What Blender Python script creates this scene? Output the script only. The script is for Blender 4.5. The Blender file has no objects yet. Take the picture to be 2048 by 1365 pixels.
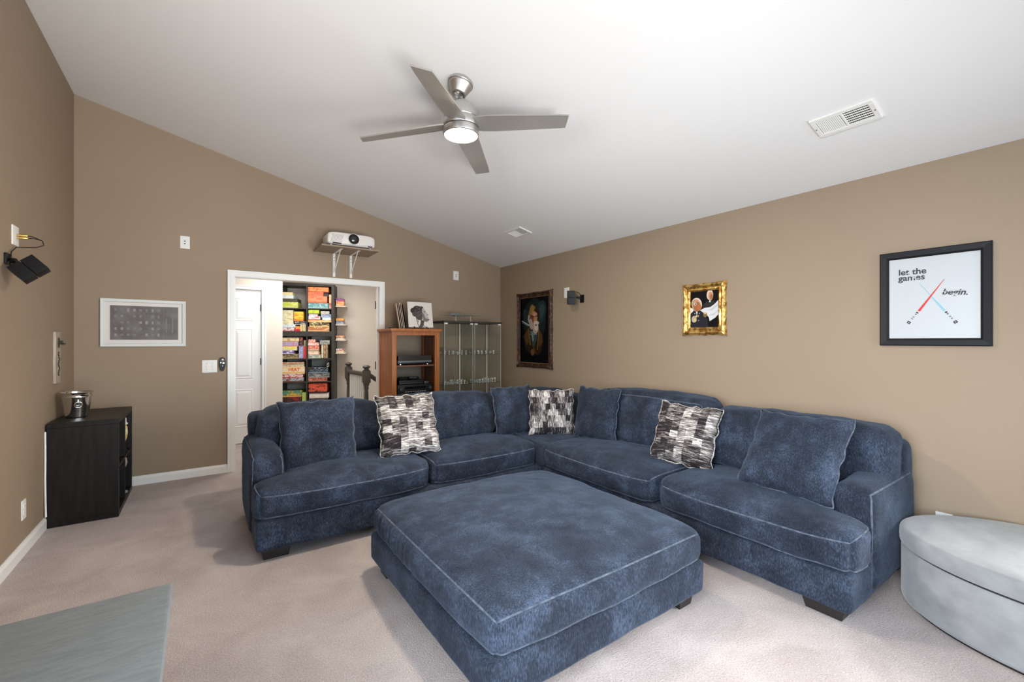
import bpy, bmesh, math, random
from mathutils import Vector, Matrix, noise
PI = math.pi
rad = math.radians
random.seed(7)
S = bpy.context.scene
COL = S.collection

# ------------------------------------------------------------------ camera
cam_d = bpy.data.cameras.new('camera')
cam = bpy.data.objects.new('camera', cam_d)
COL.objects.link(cam)
cam_d.sensor_width = 36.0
cam_d.lens = 878.35 / 2048 * 36.0
cam_d.clip_start = 0.05
cam.location = (0, 0, 1.3528)
cam.rotation_euler = (PI / 2 + 0.0005, 0.0, -0.613)
S.camera = cam

# ------------------------------------------------------------------ world, lights, exposure
W = bpy.data.worlds.new('world')
S.world = W
W.use_nodes = True
bg = W.node_tree.nodes['Background']
bg.inputs['Color'].default_value = (0.75, 0.87, 1.0, 1)
bg.inputs['Strength'].default_value = 1.35
S.view_settings.view_transform = 'Standard'
S.view_settings.look = 'None'
S.view_settings.gamma = 1.0
S.view_settings.use_curve_mapping = False
S.view_settings.exposure = 0.0
S.cycles.use_denoising = True
S.cycles.max_bounces = 12
S.cycles.transparent_max_bounces = 40
S.cycles.diffuse_bounces = 6
S.cycles.sample_clamp_indirect = 6.0
S.cycles.caustics_reflective = False
S.cycles.caustics_refractive = False


def area_light(name, loc, target, sx, sy, power, color):
    d = bpy.data.lights.new(name, 'AREA')
    d.shape = 'RECTANGLE'
    d.size, d.size_y = sx, sy
    d.energy = power
    d.color = color
    o = bpy.data.objects.new(name, d)
    COL.objects.link(o)
    o.location = loc
    o.rotation_euler = (Vector(target) - Vector(loc)).to_track_quat('-Z', 'Y').to_euler()
    return o


# daylight entering through the wide window behind the camera, the window on the left; added, unseen light over the hall
area_light('window_daylight_rear', (1.35, -1.72, 1.35), (0.6, 4.0, 0.3), 3.2, 1.7, 33, (0.66, 0.83, 1.0)).data.spread = 1.5
area_light('window_daylight_side', (-0.98, 0.2, 1.5), (2.9, 1.3, 0.5), 2.1, 1.4, 68, (0.86, 0.93, 1.0)).data.spread = 1.5
area_light('added_left_wall_fill', (3.62, -0.85, 1.45), (-0.7, 2.6, 0.35), 1.2, 1.5, 48, (1.0, 0.95, 0.89)).data.spread = 1.5  # added light at the invented right window, brightens the left wall
area_light('added_hall_light', (1.3, 6.3, 2.40), (1.3, 6.3, 0.0), 1.3, 0.5, 28, (1.0, 0.98, 0.95))
# three added, unseen area lights behind the camera washing the white ceiling
area_light('added_ceiling_fill', (0.2, -1.4, 0.3), (0.3, 3.2, 3.0), 1.2, 1.0, 22, (1.0, 0.95, 0.88)).data.spread = 1.3
area_light('added_ceiling_fill', (2.5, -1.5, 0.3), (1.6, 3.8, 2.7), 1.2, 1.0, 17, (1.0, 0.97, 0.93)).data.spread = 1.3
area_light('added_ceiling_fill', (0.0, -1.5, 0.2), (0.0, 1.4, 3.3), 1.2, 1.0, 38, (0.94, 0.97, 1.0)).data.spread = 1.4

# ------------------------------------------------------------------ measures of the room
YB, XR, XL = 5.403, 3.592, -0.9345
ZR, SL = 2.4393, 0.2436
YREAR = -1.75


def ceil_z(x):
    return ZR + SL * (XR - x)


# ------------------------------------------------------------------ material helpers
def lin(r, g, b):
    f = lambda c: (c / 255 / 12.92) if c / 255 <= 0.04045 else ((c / 255 + 0.055) / 1.055) ** 2.4
    return (f(r), f(g), f(b), 1.0)


MATS = {}


def mat(name, color, rough=0.6, metal=0.0, spec=0.4, emit=0.0, color2=None, nscale=8.0, stretch=(1, 1, 1), bump=0.0, bscale=60.0, sheen=0.0, sheen_col=None, contrast=(0.35, 0.65), detail=4.0, coat=0.0):
    if name in MATS:
        return MATS[name]
    m = bpy.data.materials.new(name)
    m.use_nodes = True
    nt = m.node_tree
    p = nt.nodes['Principled BSDF']
    p.inputs['Base Color'].default_value = color
    p.inputs['Roughness'].default_value = rough
    p.inputs['Metallic'].default_value = metal
    p.inputs['Specular IOR Level'].default_value = spec
    if coat:
        p.inputs['Coat Weight'].default_value = coat
    if sheen:
        p.inputs['Sheen Weight'].default_value = sheen
        p.inputs['Sheen Roughness'].default_value = 0.45
        p.inputs['Sheen Tint'].default_value = sheen_col or (1, 1, 1, 1)
    if emit:
        p.inputs['Emission Color'].default_value = color
        p.inputs['Emission Strength'].default_value = emit
    if color2 or bump:
        tc = nt.nodes.new('ShaderNodeTexCoord')
        mp = nt.nodes.new('ShaderNodeMapping')
        mp.inputs['Scale'].default_value = stretch
        nt.links.new(tc.outputs['Object'], mp.inputs['Vector'])
        if color2:
            n = nt.nodes.new('ShaderNodeTexNoise')
            n.inputs['Scale'].default_value = nscale
            n.inputs['Detail'].default_value = detail
            nt.links.new(mp.outputs[0], n.inputs['Vector'])
            r = nt.nodes.new('ShaderNodeValToRGB')
            r.color_ramp.elements[0].position, r.color_ramp.elements[1].position = contrast
            r.color_ramp.elements[0].color, r.color_ramp.elements[1].color = color, color2
            nt.links.new(n.outputs[0], r.inputs[0])
            nt.links.new(r.outputs[0], p.inputs['Base Color'])
        if bump:
            n2 = nt.nodes.new('ShaderNodeTexNoise')
            n2.inputs['Scale'].default_value = bscale
            n2.inputs['Detail'].default_value = 3.0
            nt.links.new(mp.outputs[0], n2.inputs['Vector'])
            b = nt.nodes.new('ShaderNodeBump')
            b.inputs['Strength'].default_value = bump
            b.inputs['Distance'].default_value = 0.01
            nt.links.new(n2.outputs[0], b.inputs['Height'])
            nt.links.new(b.outputs[0], p.inputs['Normal'])
    MATS[name] = m
    return m


def chenille():
    """brushed chenille: blotchy nap, fine knit ribs, bluish sheen"""
    m = bpy.data.materials.new('slate_blue_chenille')
    m.use_nodes = True
    nt = m.node_tree
    L = nt.links.new
    p = nt.nodes['Principled BSDF']
    tc = nt.nodes.new('ShaderNodeTexCoord')
    n1 = nt.nodes.new('ShaderNodeTexNoise')
    n1.inputs['Scale'].default_value = 5.2
    n1.inputs['Detail'].default_value = 8
    n1.inputs['Roughness'].default_value = 0.68
    n1.inputs['Distortion'].default_value = 0.25
    L(tc.outputs['Object'], n1.inputs['Vector'])
    mp = nt.nodes.new('ShaderNodeMapping')
    mp.inputs['Scale'].default_value = (1, 1, 0.30)
    L(tc.outputs['Object'], mp.inputs['Vector'])
    n2 = nt.nodes.new('ShaderNodeTexNoise')
    n2.inputs['Scale'].default_value = 210
    n2.inputs['Detail'].default_value = 3
    L(mp.outputs[0], n2.inputs['Vector'])
    a = nt.nodes.new('ShaderNodeMath')
    a.operation = 'MULTIPLY_ADD'
    a.inputs[1].default_value = 0.62
    L(n2.outputs[0], a.inputs[0])
    b = nt.nodes.new('ShaderNodeMath')
    b.operation = 'MULTIPLY'
    b.inputs[1].default_value = 0.78
    L(n1.outputs[0], b.inputs[0])
    L(b.outputs[0], a.inputs[2])
    r = nt.nodes.new('ShaderNodeValToRGB')
    e = r.color_ramp.elements
    e[0].position, e[0].color = 0.46, (0.0055, 0.0068, 0.0098, 1)
    e[1].position, e[1].color = 0.98, (0.066, 0.089, 0.142, 1)
    mid = r.color_ramp.elements.new(0.70)
    mid.color = (0.020, 0.0260, 0.0410, 1)
    L(a.outputs[0], r.inputs[0])
    L(r.outputs[0], p.inputs['Base Color'])
    p.inputs['Roughness'].default_value = 0.92
    p.inputs['Specular IOR Level'].default_value = 0.15
    p.inputs['Sheen Weight'].default_value = 0.12
    p.inputs['Sheen Roughness'].default_value = 0.4
    p.inputs['Sheen Tint'].default_value = (0.55, 0.72, 1.0, 1)
    bp = nt.nodes.new('ShaderNodeBump')
    bp.inputs['Strength'].default_value = 0.5
    bp.inputs['Distance'].default_value = 0.006
    L(a.outputs[0], bp.inputs['Height'])
    L(bp.outputs[0], p.inputs['Normal'])
    return m


def patchwork(name, rot):
    """woven black, white and grey dashes in shifted blocks; reads the pillow's UV map"""
    m = bpy.data.materials.new(name)
    m.use_nodes = True
    nt = m.node_tree
    L = nt.links.new
    p = nt.nodes['Principled BSDF']
    tc = nt.nodes.new('ShaderNodeTexCoord')
    mp = nt.nodes.new('ShaderNodeMapping')
    mp.inputs['Rotation'].default_value = (0, 0, rot)
    L(tc.outputs['UV'], mp.inputs['Vector'])
    # blocks: columns shifted against each other
    br = nt.nodes.new('ShaderNodeTexBrick')
    br.offset = 0.5
    br.inputs['Color1'].default_value = (0, 0, 0, 1)
    br.inputs['Color2'].default_value = (1, 1, 1, 1)
    br.inputs['Mortar Size'].default_value = 0
    br.inputs['Scale'].default_value = 1
    br.inputs['Brick Width'].default_value = 0.115
    br.inputs['Row Height'].default_value = 0.135
    mp2 = nt.nodes.new('ShaderNodeMapping')
    mp2.inputs['Rotation'].default_value = (0, 0, PI / 2)
    L(mp.outputs[0], mp2.inputs['Vector'])
    L(mp2.outputs[0], br.inputs['Vector'])
    mp3 = nt.nodes.new('ShaderNodeMapping')
    mp3.inputs['Scale'].default_value = (6, 44, 1)
    L(mp.outputs[0], mp3.inputs['Vector'])
    n = nt.nodes.new('ShaderNodeTexNoise')
    n.inputs['Scale'].default_value = 1
    n.inputs['Detail'].default_value = 4
    n.inputs['Roughness'].default_value = 0.8
    L(mp3.outputs[0], n.inputs['Vector'])
    a = nt.nodes.new('ShaderNodeMath')
    a.operation = 'MULTIPLY_ADD'
    a.inputs[1].default_value = 0.24
    L(br.outputs['Color'], a.inputs[0])
    L(n.outputs[0], a.inputs[2])
    r = nt.nodes.new('ShaderNodeValToRGB')
    e = r.color_ramp.elements
    e[0].position, e[0].color = 0.56, (0.022, 0.018, 0.020, 1)
    e[1].position, e[1].color = 0.82, (0.74, 0.71, 0.67, 1)
    x = r.color_ramp.elements.new(0.67)
    x.color = (0.20, 0.175, 0.17, 1)
    L(a.outputs[0], r.inputs[0])
    L(r.outputs[0], p.inputs['Base Color'])
    p.inputs['Roughness'].default_value = 0.95
    p.inputs['Specular IOR Level'].default_value = 0.1
    bp = nt.nodes.new('ShaderNodeBump')
    bp.inputs['Strength'].default_value = 0.6
    bp.inputs['Distance'].default_value = 0.006
    L(n.outputs[0], bp.inputs['Height'])
    L(bp.outputs[0], p.inputs['Normal'])
    return m


def glass_mat():
    m = bpy.data.materials.new('clear_glass')
    m.use_nodes = True
    nt = m.node_tree
    nt.nodes.remove(nt.nodes['Principled BSDF'])
    out = nt.nodes['Material Output']
    t = nt.nodes.new('ShaderNodeBsdfTransparent')
    t.inputs[0].default_value = (0.975, 0.985, 0.978, 1)
    g = nt.nodes.new('ShaderNodeBsdfGlossy')
    g.inputs['Roughness'].default_value = 0.02
    f0 = nt.nodes.new('ShaderNodeFresnel')
    f0.inputs[0].default_value = 1.5
    geo = nt.nodes.new('ShaderNodeNewGeometry')
    inv = nt.nodes.new('ShaderNodeMath')
    inv.operation = 'SUBTRACT'
    inv.inputs[0].default_value = 1.0
    nt.links.new(geo.outputs['Backfacing'], inv.inputs[1])
    f = nt.nodes.new('ShaderNodeMath')
    f.operation = 'MULTIPLY'
    nt.links.new(f0.outputs[0], f.inputs[0])
    nt.links.new(inv.outputs[0], f.inputs[1])
    mx = nt.nodes.new('ShaderNodeMixShader')
    nt.links.new(f.outputs[0], mx.inputs[0])
    nt.links.new(t.outputs[0], mx.inputs[1])
    nt.links.new(g.outputs[0], mx.inputs[2])
    nt.links.new(mx.outputs[0], out.inputs[0])
    return m


def carpet_mat():
    m = bpy.data.materials.new('cut_pile_carpet')
    m.use_nodes = True
    nt = m.node_tree
    L = nt.links.new
    p = nt.nodes['Principled BSDF']
    tc = nt.nodes.new('ShaderNodeTexCoord')
    n1 = nt.nodes.new('ShaderNodeTexNoise')
    n1.inputs['Scale'].default_value = 150
    n1.inputs['Detail'].default_value = 4
    n1.inputs['Roughness'].default_value = 0.7
    L(tc.outputs['Object'], n1.inputs['Vector'])
    n2 = nt.nodes.new('ShaderNodeTexNoise')
    n2.inputs['Scale'].default_value = 2.6
    n2.inputs['Detail'].default_value = 5
    n2.inputs['Roughness'].default_value = 0.6
    n2.inputs['Distortion'].default_value = 0.6
    L(tc.outputs['Object'], n2.inputs['Vector'])
    a = nt.nodes.new('ShaderNodeMath')
    a.operation = 'MULTIPLY_ADD'
    a.inputs[1].default_value = 0.55
    L(n2.outputs[0], a.inputs[0])
    L(n1.outputs[0], a.inputs[2])
    r = nt.nodes.new('ShaderNodeValToRGB')
    e = r.color_ramp.elements
    e[0].position, e[0].color = 0.55, (0.415, 0.345, 0.335, 1)
    e[1].position, e[1].color = 0.98, (0.735, 0.66, 0.645, 1)
    L(a.outputs[0], r.inputs[0])
    L(r.outputs[0], p.inputs['Base Color'])
    p.inputs['Roughness'].default_value = 1.0
    p.inputs['Specular IOR Level'].default_value = 0.05
    bp = nt.nodes.new('ShaderNodeBump')
    bp.inputs['Strength'].default_value = 0.75
    bp.inputs['Distance'].default_value = 0.02
    L(n1.outputs[0], bp.inputs['Height'])
    L(bp.outputs[0], p.inputs['Normal'])
    return m


def print_mat(name, c1, c2, c3=None, scale=14.0):
    """printed cardboard: patches of two or three inks"""
    if name in MATS:
        return MATS[name]
    m = bpy.data.materials.new(name)
    m.use_nodes = True
    nt = m.node_tree
    L = nt.links.new
    p = nt.nodes['Principled BSDF']
    p.inputs['Roughness'].default_value = 0.45
    tc = nt.nodes.new('ShaderNodeTexCoord')
    n = nt.nodes.new('ShaderNodeTexNoise')
    n.inputs['Scale'].default_value = scale
    n.inputs['Detail'].default_value = 3
    n.inputs['Distortion'].default_value = 1.0
    mp = nt.nodes.new('ShaderNodeMapping')
    mp.inputs['Location'].default_value = (random.random() * 9, random.random() * 9, random.random() * 9)
    mp.inputs['Scale'].default_value = (1, 1, 1.6)
    L(tc.outputs['Object'], mp.inputs['Vector'])
    L(mp.outputs[0], n.inputs['Vector'])
    r = nt.nodes.new('ShaderNodeValToRGB')
    r.color_ramp.interpolation = 'EASE'
    e = r.color_ramp.elements
    e[0].position, e[0].color = 0.50, c1
    e[1].position, e[1].color = 0.60, c2
    if c3:
        x = e.new(0.66)
        x.color = c3
    L(n.outputs[0], r.inputs[0])
    L(r.outputs[0], p.inputs['Base Color'])
    MATS[name] = m
    return m


M_WALL = mat('brown_wall_paint', lin(149, 131, 111), rough=0.62, spec=0.3, color2=lin(152, 134, 114), nscale=1.2, bump=0.04, bscale=260)
M_CEIL = mat('white_ceiling_paint', (0.80, 0.80, 0.80, 1), rough=0.85, spec=0.2, bump=0.03, bscale=220)
M_TRIM = mat('white_gloss_trim', (0.82, 0.82, 0.80, 1), rough=0.32, spec=0.45)
M_HALL = mat('cream_hall_paint', (0.72, 0.66, 0.58, 1), rough=0.7, spec=0.25, bump=0.03, bscale=220)
M_DOOR = mat('white_door_paint', (0.85, 0.85, 0.84, 1), rough=0.35)
M_CARPET = carpet_mat()
M_FAB = chenille()
M_PIPE = mat('slate_piping_cord', (0.040, 0.050, 0.072, 1), rough=0.9, spec=0.15, color2=(0.090, 0.108, 0.145, 1), nscale=40, sheen=0.1, sheen_col=(0.7, 0.8, 1, 1))
M_LEG = mat('espresso_block_leg', (0.018, 0.015, 0.014, 1), rough=0.45)
M_GLASS = glass_mat()
M_ESP = mat('black_brown_laminate', (0.008, 0.0065, 0.006, 1), rough=0.42, spec=0.22, color2=(0.014, 0.0115, 0.0105, 1), nscale=6, stretch=(6, 6, 0.6))
M_ESP2 = mat('dark_brown_shelf_laminate', (0.030, 0.026, 0.022, 1), rough=0.5, color2=(0.050, 0.044, 0.038, 1), nscale=6, stretch=(6, 6, 0.6))
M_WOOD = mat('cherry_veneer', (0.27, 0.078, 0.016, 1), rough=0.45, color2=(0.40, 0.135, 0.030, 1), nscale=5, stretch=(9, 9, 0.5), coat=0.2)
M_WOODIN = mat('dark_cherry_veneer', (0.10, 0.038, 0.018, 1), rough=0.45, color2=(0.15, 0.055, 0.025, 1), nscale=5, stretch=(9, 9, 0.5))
M_NICKEL = mat('brushed_nickel', (0.50, 0.485, 0.47, 1), rough=0.36, metal=1.0, color2=(0.58, 0.565, 0.55, 1), nscale=30, stretch=(1, 1, 20))
M_BLADE = mat('silver_blade_paint', (0.36, 0.34, 0.315, 1), rough=0.38, metal=0.45, spec=0.5, color2=(0.40, 0.38, 0.355, 1), nscale=3)
M_CHROME = mat('polished_steel', (0.72, 0.71, 0.69, 1), rough=0.10, metal=1.0)
M_BLACKP = mat('black_plastic', (0.007, 0.007, 0.008, 1), rough=0.42, spec=0.25)
M_BLACKM = mat('matte_black', (0.010, 0.010, 0.011, 1), rough=0.65)
M_DGREY = mat('dark_grey_metal', (0.07, 0.075, 0.08, 1), rough=0.35, metal=0.5)
M_WHITEP = mat('white_plastic', (0.80, 0.79, 0.76, 1), rough=0.35)
M_OFFW = mat('pearl_white_plastic', (0.78, 0.75, 0.72, 1), rough=0.35)
M_GOLD = mat('brass', (0.75, 0.55, 0.18, 1), rough=0.28, metal=1.0)
M_GREYS = mat('grey_microsuede', (0.195, 0.20, 0.21, 1), rough=0.9, spec=0.15, color2=(0.31, 0.32, 0.33, 1), nscale=8, stretch=(0.8, 1.2, 1.6), contrast=(0.2, 0.85), detail=6, bump=0.12, bscale=30, sheen=0.3)
M_GREYD = mat('slate_grey_brushed_suede', (0.100, 0.114, 0.120, 1), rough=0.92, spec=0.1, color2=(0.140, 0.157, 0.164, 1), nscale=16, stretch=(0.8, 4.0, 1), contrast=(0.3, 0.7), detail=7, bump=0.2, bscale=90, sheen=0.25)
M_BRONZE = mat('oil_rubbed_bronze', (0.045, 0.038, 0.030, 1), rough=0.5, metal=0.4)
M_NEWEL = mat('dark_stained_rail', (0.055, 0.048, 0.038, 1), rough=0.45, color2=(0.085, 0.074, 0.058, 1), nscale=10, stretch=(3, 3, 0.5))


# ------------------------------------------------------------------ mesh helpers
class MB:
    def __init__(self):
        self.bm = bmesh.new()

    def _new(self, verts, faces, mi=0, M=None):
        vs = [self.bm.verts.new(M @ Vector(v) if M is not None else Vector(v)) for v in verts]
        for f in faces:
            try:
                fc = self.bm.faces.new([vs[i] for i in f])
                fc.material_index = mi
            except ValueError:
                pass
        return vs

    def box(self, lo, hi, bev=0.0, mi=0, M=None, seg=2):
        b = bmesh.new()
        x0, y0, z0 = lo
        x1, y1, z1 = hi
        v = [b.verts.new(c) for c in ((x0, y0, z0), (x1, y0, z0), (x1, y1, z0), (x0, y1, z0), (x0, y0, z1), (x1, y0, z1), (x1, y1, z1), (x0, y1, z1))]
        for f in ((3, 2, 1, 0), (4, 5, 6, 7), (0, 1, 5, 4), (1, 2, 6, 5), (2, 3, 7, 6), (3, 0, 4, 7)):
            b.faces.new([v[i] for i in f])
        if bev > 0:
            bmesh.ops.bevel(b, geom=b.edges[:], offset=bev, segments=seg, profile=0.7, affect='EDGES')
        self.merge(b, mi, M)

    def merge(self, b, mi=0, M=None):
        b.verts.index_update()
        self._new([v.co.copy() for v in b.verts], [[v.index for v in f.verts] for f in b.faces], mi, M)
        b.free()

    def prism(self, pts, lo, hi, axis='z', mi=0, M=None):
        """extrude a 2D outline along an axis"""
        def p3(p, t):
            return {'z': (p[0], p[1], t), 'y': (p[0], t, p[1]), 'x': (t, p[0], p[1])}[axis]
        n = len(pts)
        vs = [p3(p, lo) for p in pts] + [p3(p, hi) for p in pts]
        fs = [list(range(n))[::-1], list(range(n, 2 * n))]
        fs += [[i, (i + 1) % n, n + (i + 1) % n, n + i] for i in range(n)]
        self._new(vs, fs, mi, M)

    def tube(self, path, r, n=8, closed=False, mi=0, M=None, r2=None):
        path = [Vector(p) for p in path]
        m = len(path)
        rings = []
        up = Vector((0, 0, 1))
        prev = None
        for i, p in enumerate(path):
            if closed:
                t = (path[(i + 1) % m] - path[i - 1])
            else:
                t = path[min(i + 1, m - 1)] - path[max(i - 1, 0)]
            t.normalize()
            if prev is None:
                a = up if abs(t.dot(up)) < 0.9 else Vector((1, 0, 0))
                nrm = (a - t * a.dot(t)).normalized()
            else:
                nrm = (prev - t * prev.dot(t)).normalized()
            prev = nrm
            bn = t.cross(nrm)
            rr = r if r2 is None else r + (r2 - r) * i / (m - 1)
            rings.append([p + (nrm * math.cos(2 * PI * k / n) + bn * math.sin(2 * PI * k / n)) * rr for k in range(n)])
        vs = [v for rg in rings for v in rg]
        fs = []
        for i in range(m if closed else m - 1):
            j = (i + 1) % m
            for k in range(n):
                fs.append([i * n + k, i * n + (k + 1) % n, j * n + (k + 1) % n, j * n + k])
        if not closed:
            fs.append(list(range(n))[::-1])
            fs.append([(m - 1) * n + k for k in range(n)])
        self._new(vs, fs, mi, M)

    def lathe(self, prof, n=32, c=(0, 0, 0), mi=0, M=None, sx=1.0, sy=1.0, cap=True):
        vs, fs = [], []
        c = Vector(c)
        for (r, z) in prof:
            for k in range(n):
                a = 2 * PI * k / n
                vs.append(c + Vector((r * sx * math.cos(a), r * sy * math.sin(a), z)))
        m = len(prof)
        for i in range(m - 1):
            for k in range(n):
                fs.append([i * n + k, i * n + (k + 1) % n, (i + 1) * n + (k + 1) % n, (i + 1) * n + k])
        if cap and prof[0][0] > 1e-5:
            fs.append(list(range(n))[::-1])
        if cap and prof[-1][0] > 1e-5:
            fs.append([(m - 1) * n + k for k in range(n)])
        self._new(vs, fs, mi, M)

    def build(self, name, mats, parent=None, smooth=None, local=False, weld=True):
        if weld:
            bmesh.ops.remove_doubles(self.bm, verts=self.bm.verts[:], dist=1e-5)
        bmesh.ops.recalc_face_normals(self.bm, faces=self.bm.faces[:])
        me = bpy.data.meshes.new(name)
        self.bm.to_mesh(me)
        self.bm.free()
        for m in (mats if isinstance(mats, (list, tuple)) else [mats]):
            me.materials.append(m)
        if smooth is not None:
            me.polygons.foreach_set('use_smooth', [True] * len(me.polygons))
            if smooth < 180:
                me.set_sharp_from_angle(angle=rad(smooth))
        return link(name, me, parent, local)


def world_of(o):
    m = o.matrix_basis.copy()
    while o.parent:
        o = o.parent
        m = o.matrix_basis @ m
    return m


def link(name, me, parent=None, local=False):
    o = bpy.data.objects.new(name, me)
    COL.objects.link(o)
    if parent:
        o.parent = parent
        if not local:
            me.transform(world_of(parent).inverted())
    return o


def tag(o, label=None, cat=None, group=None, kind=None):
    if label:
        o['label'] = label
    if cat:
        o['category'] = cat
    if group:
        o['group'] = group
    if kind:
        o['kind'] = kind
    return o


def thing(name, label, cat, M=None, loc=None, rz=0.0, group=None):
    o = bpy.data.objects.new(name, None)
    o.empty_display_size = 0.1
    COL.objects.link(o)
    o.matrix_basis = M if M is not None else Matrix.Translation(loc or (0, 0, 0)) @ Matrix.Rotation(rz, 4, 'Z')
    return tag(o, label, cat, group)


def struct(name, mb, m, parent=None, smooth=None):
    o = mb.build(name, m, parent, smooth)
    if not parent:
        o['kind'] = 'structure'
    return o


def frame_matrix(X, Y, Z, loc):
    m = Matrix((Vector(X), Vector(Y), Vector(Z))).transposed().to_4x4()
    m.translation = Vector(loc)
    return m


def on_back(x, z, w=0.0):
    return frame_matrix((1, 0, 0), (0, 0, 1), (0, -1, 0), (x, YB - w, z))


def on_right(y, z, w=0.0):
    return frame_matrix((0, -1, 0), (0, 0, 1), (-1, 0, 0), (XR - w, y, z))


def on_left(y, z, w=0.0):
    return frame_matrix((0, 1, 0), (0, 0, 1), (1, 0, 0), (XL + w, y, z))


def on_ceiling(x, y):
    k = 1 / math.sqrt(1 + SL * SL)
    return frame_matrix((0, -1, 0), (-k, 0, SL * k), (-SL * k, 0, -k), (x, y, ceil_z(x)))


def text_mesh(s, size, M, name, m, parent, extrude=0.0005, bold=0.0, shear=0.0):
    """lettering built as a mesh in the parent's local frame"""
    c = bpy.data.curves.new(name, 'FONT')
    c.body = s
    c.size = size
    c.extrude = extrude
    c.offset = bold
    c.shear = shear
    o = bpy.data.objects.new(name, c)
    COL.objects.link(o)
    bpy.context.view_layer.update()
    dg = bpy.context.evaluated_depsgraph_get()
    me = bpy.data.meshes.new_from_object(o.evaluated_get(dg))
    bpy.data.objects.remove(o)
    bpy.data.curves.remove(c)
    me.transform(M)
    me.materials.clear()
    me.materials.append(m)
    return link(name, me, parent, local=True)


def shapes(name, items, parent, z0=0.0, step=0.0004):
    """flat printed shapes: list of (outline, colour); one mesh with one slot per colour, in the parent's local frame"""
    mb = MB()
    mats, idx = [], {}
    for i, (pts, colr) in enumerate(items):
        key = tuple(round(c, 3) for c in colr)
        if key not in idx:
            idx[key] = len(mats)
            mats.append(mat('ink_%d_%d_%d' % tuple(int(c * 999) for c in colr[:3]), colr, rough=0.6, spec=0.12))
        z = z0 + step * (i + 1)
        mb._new([(p[0], p[1], z) for p in pts], [list(range(len(pts)))], idx[key])
    return mb.build(name, mats, parent, local=True, weld=False)


def ell(cx, cy, rx, ry, rot=0.0, n=22, a0=0, a1=2 * PI):
    out = []
    for k in range(n):
        a = a0 + (a1 - a0) * k / (n if abs(a1 - a0 - 2 * PI) < 1e-6 else n - 1)
        x, y = rx * math.cos(a), ry * math.sin(a)
        out.append((cx + x * math.cos(rot) - y * math.sin(rot), cy + x * math.sin(rot) + y * math.cos(rot)))
    return out


def seg(x0, y0, x1, y1, w0, w1):
    d = Vector((x1 - x0, y1 - y0)).normalized()
    n = Vector((-d.y, d.x))
    return [(x0 + n.x * w0, y0 + n.y * w0), (x0 - n.x * w0, y0 - n.y * w0), (x1 - n.x * w1, y1 - n.y * w1), (x1 + n.x * w1, y1 + n.y * w1)]


# ------------------------------------------------------------------ soft shapes
def soft_map(lo, hi, r, deform):
    lo, hi = Vector(lo), Vector(hi)
    c, h = (lo + hi) / 2, (hi - lo) / 2
    r = min(r, h.x * 0.99, h.y * 0.99, h.z * 0.99)

    def f(t):
        p = Vector((t[0] * h.x, t[1] * h.y, t[2] * h.z))
        q = Vector([max(-(h[i] - r), min(h[i] - r, p[i])) for i in range(3)])
        d = p - q
        if d.length > 1e-9:
            p = q + d.normalized() * r
        p = c + p
        return deform(p, t) if deform else p
    return f


def soft_box(lo, hi, r, n, deform=None, name='cushion', m=None, parent=None):
    """rounded box grown on a cube lattice and pushed by deform(point, unit)"""
    f = soft_map(lo, hi, r, deform)
    nx, ny, nz = n
    bm = bmesh.new()
    vs = {}

    def spread(i, k):
        t = -1 + 2 * i / k
        return math.copysign(1 - (1 - abs(t)) ** 1.35, t) if k > 4 else t

    def V(i, j, k):
        key = (i, j, k)
        if key not in vs:
            vs[key] = bm.verts.new(f((spread(i, nx), spread(j, ny), spread(k, nz))))
        return vs[key]
    for k in (0, nz):
        for i in range(nx):
            for j in range(ny):
                bm.faces.new([V(i, j, k), V(i + 1, j, k), V(i + 1, j + 1, k), V(i, j + 1, k)])
    for j in (0, ny):
        for i in range(nx):
            for k in range(nz):
                bm.faces.new([V(i, j, k), V(i + 1, j, k), V(i + 1, j, k + 1), V(i, j, k + 1)])
    for i in (0, nx):
        for j in range(ny):
            for k in range(nz):
                bm.faces.new([V(i, j, k), V(i, j + 1, k), V(i, j + 1, k + 1), V(i, j, k + 1)])
    mb = MB()
    mb.bm.free()
    mb.bm = bm
    return mb.build(name, m or M_FAB, parent, smooth=180, weld=False)


def piping(lo, hi, r, deform, parent, plane='top', rad_=0.0048, name='piping', n=26, m=None):
    """cord along one rim of the same soft box"""
    f = soft_map(lo, hi, r, deform)
    pts = []
    ring = [(-1 + 2 * i / n, -1) for i in range(n)] + [(1, -1 + 2 * i / n) for i in range(n)] + [(1 - 2 * i / n, 1) for i in range(n)] + [(-1, 1 - 2 * i / n) for i in range(n)]
    ring = [(math.copysign(1 - (1 - abs(a)) ** 1.35, a), math.copysign(1 - (1 - abs(b)) ** 1.35, b)) for a, b in ring]
    for a, b in ring:
        t = {'top': (a, b, 1), 'bottom': (a, b, -1), 'front': (a, -1, b), 'left': (-1, a, b), 'right': (1, a, b)}[plane]
        pts.append(f(t))
    out = [pts[0]]
    for p in pts[1:]:
        if (p - out[-1]).length > 0.006:
            out.append(p)
    mb = MB()
    mb.tube(out, rad_, 6, closed=True)
    return mb.build(name, m or M_PIPE, parent, smooth=180)


def wrinkle(p, amp, f=5.0, seed=0.0, st=(1, 1, 1)):
    q = Vector((p.x * st[0] * f + seed, p.y * st[1] * f + seed * 1.7, p.z * st[2] * f - seed))
    return amp * (noise.noise(q) + 0.5 * noise.noise(q * 2.3) + 0.25 * noise.noise(q * 4.9))


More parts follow.
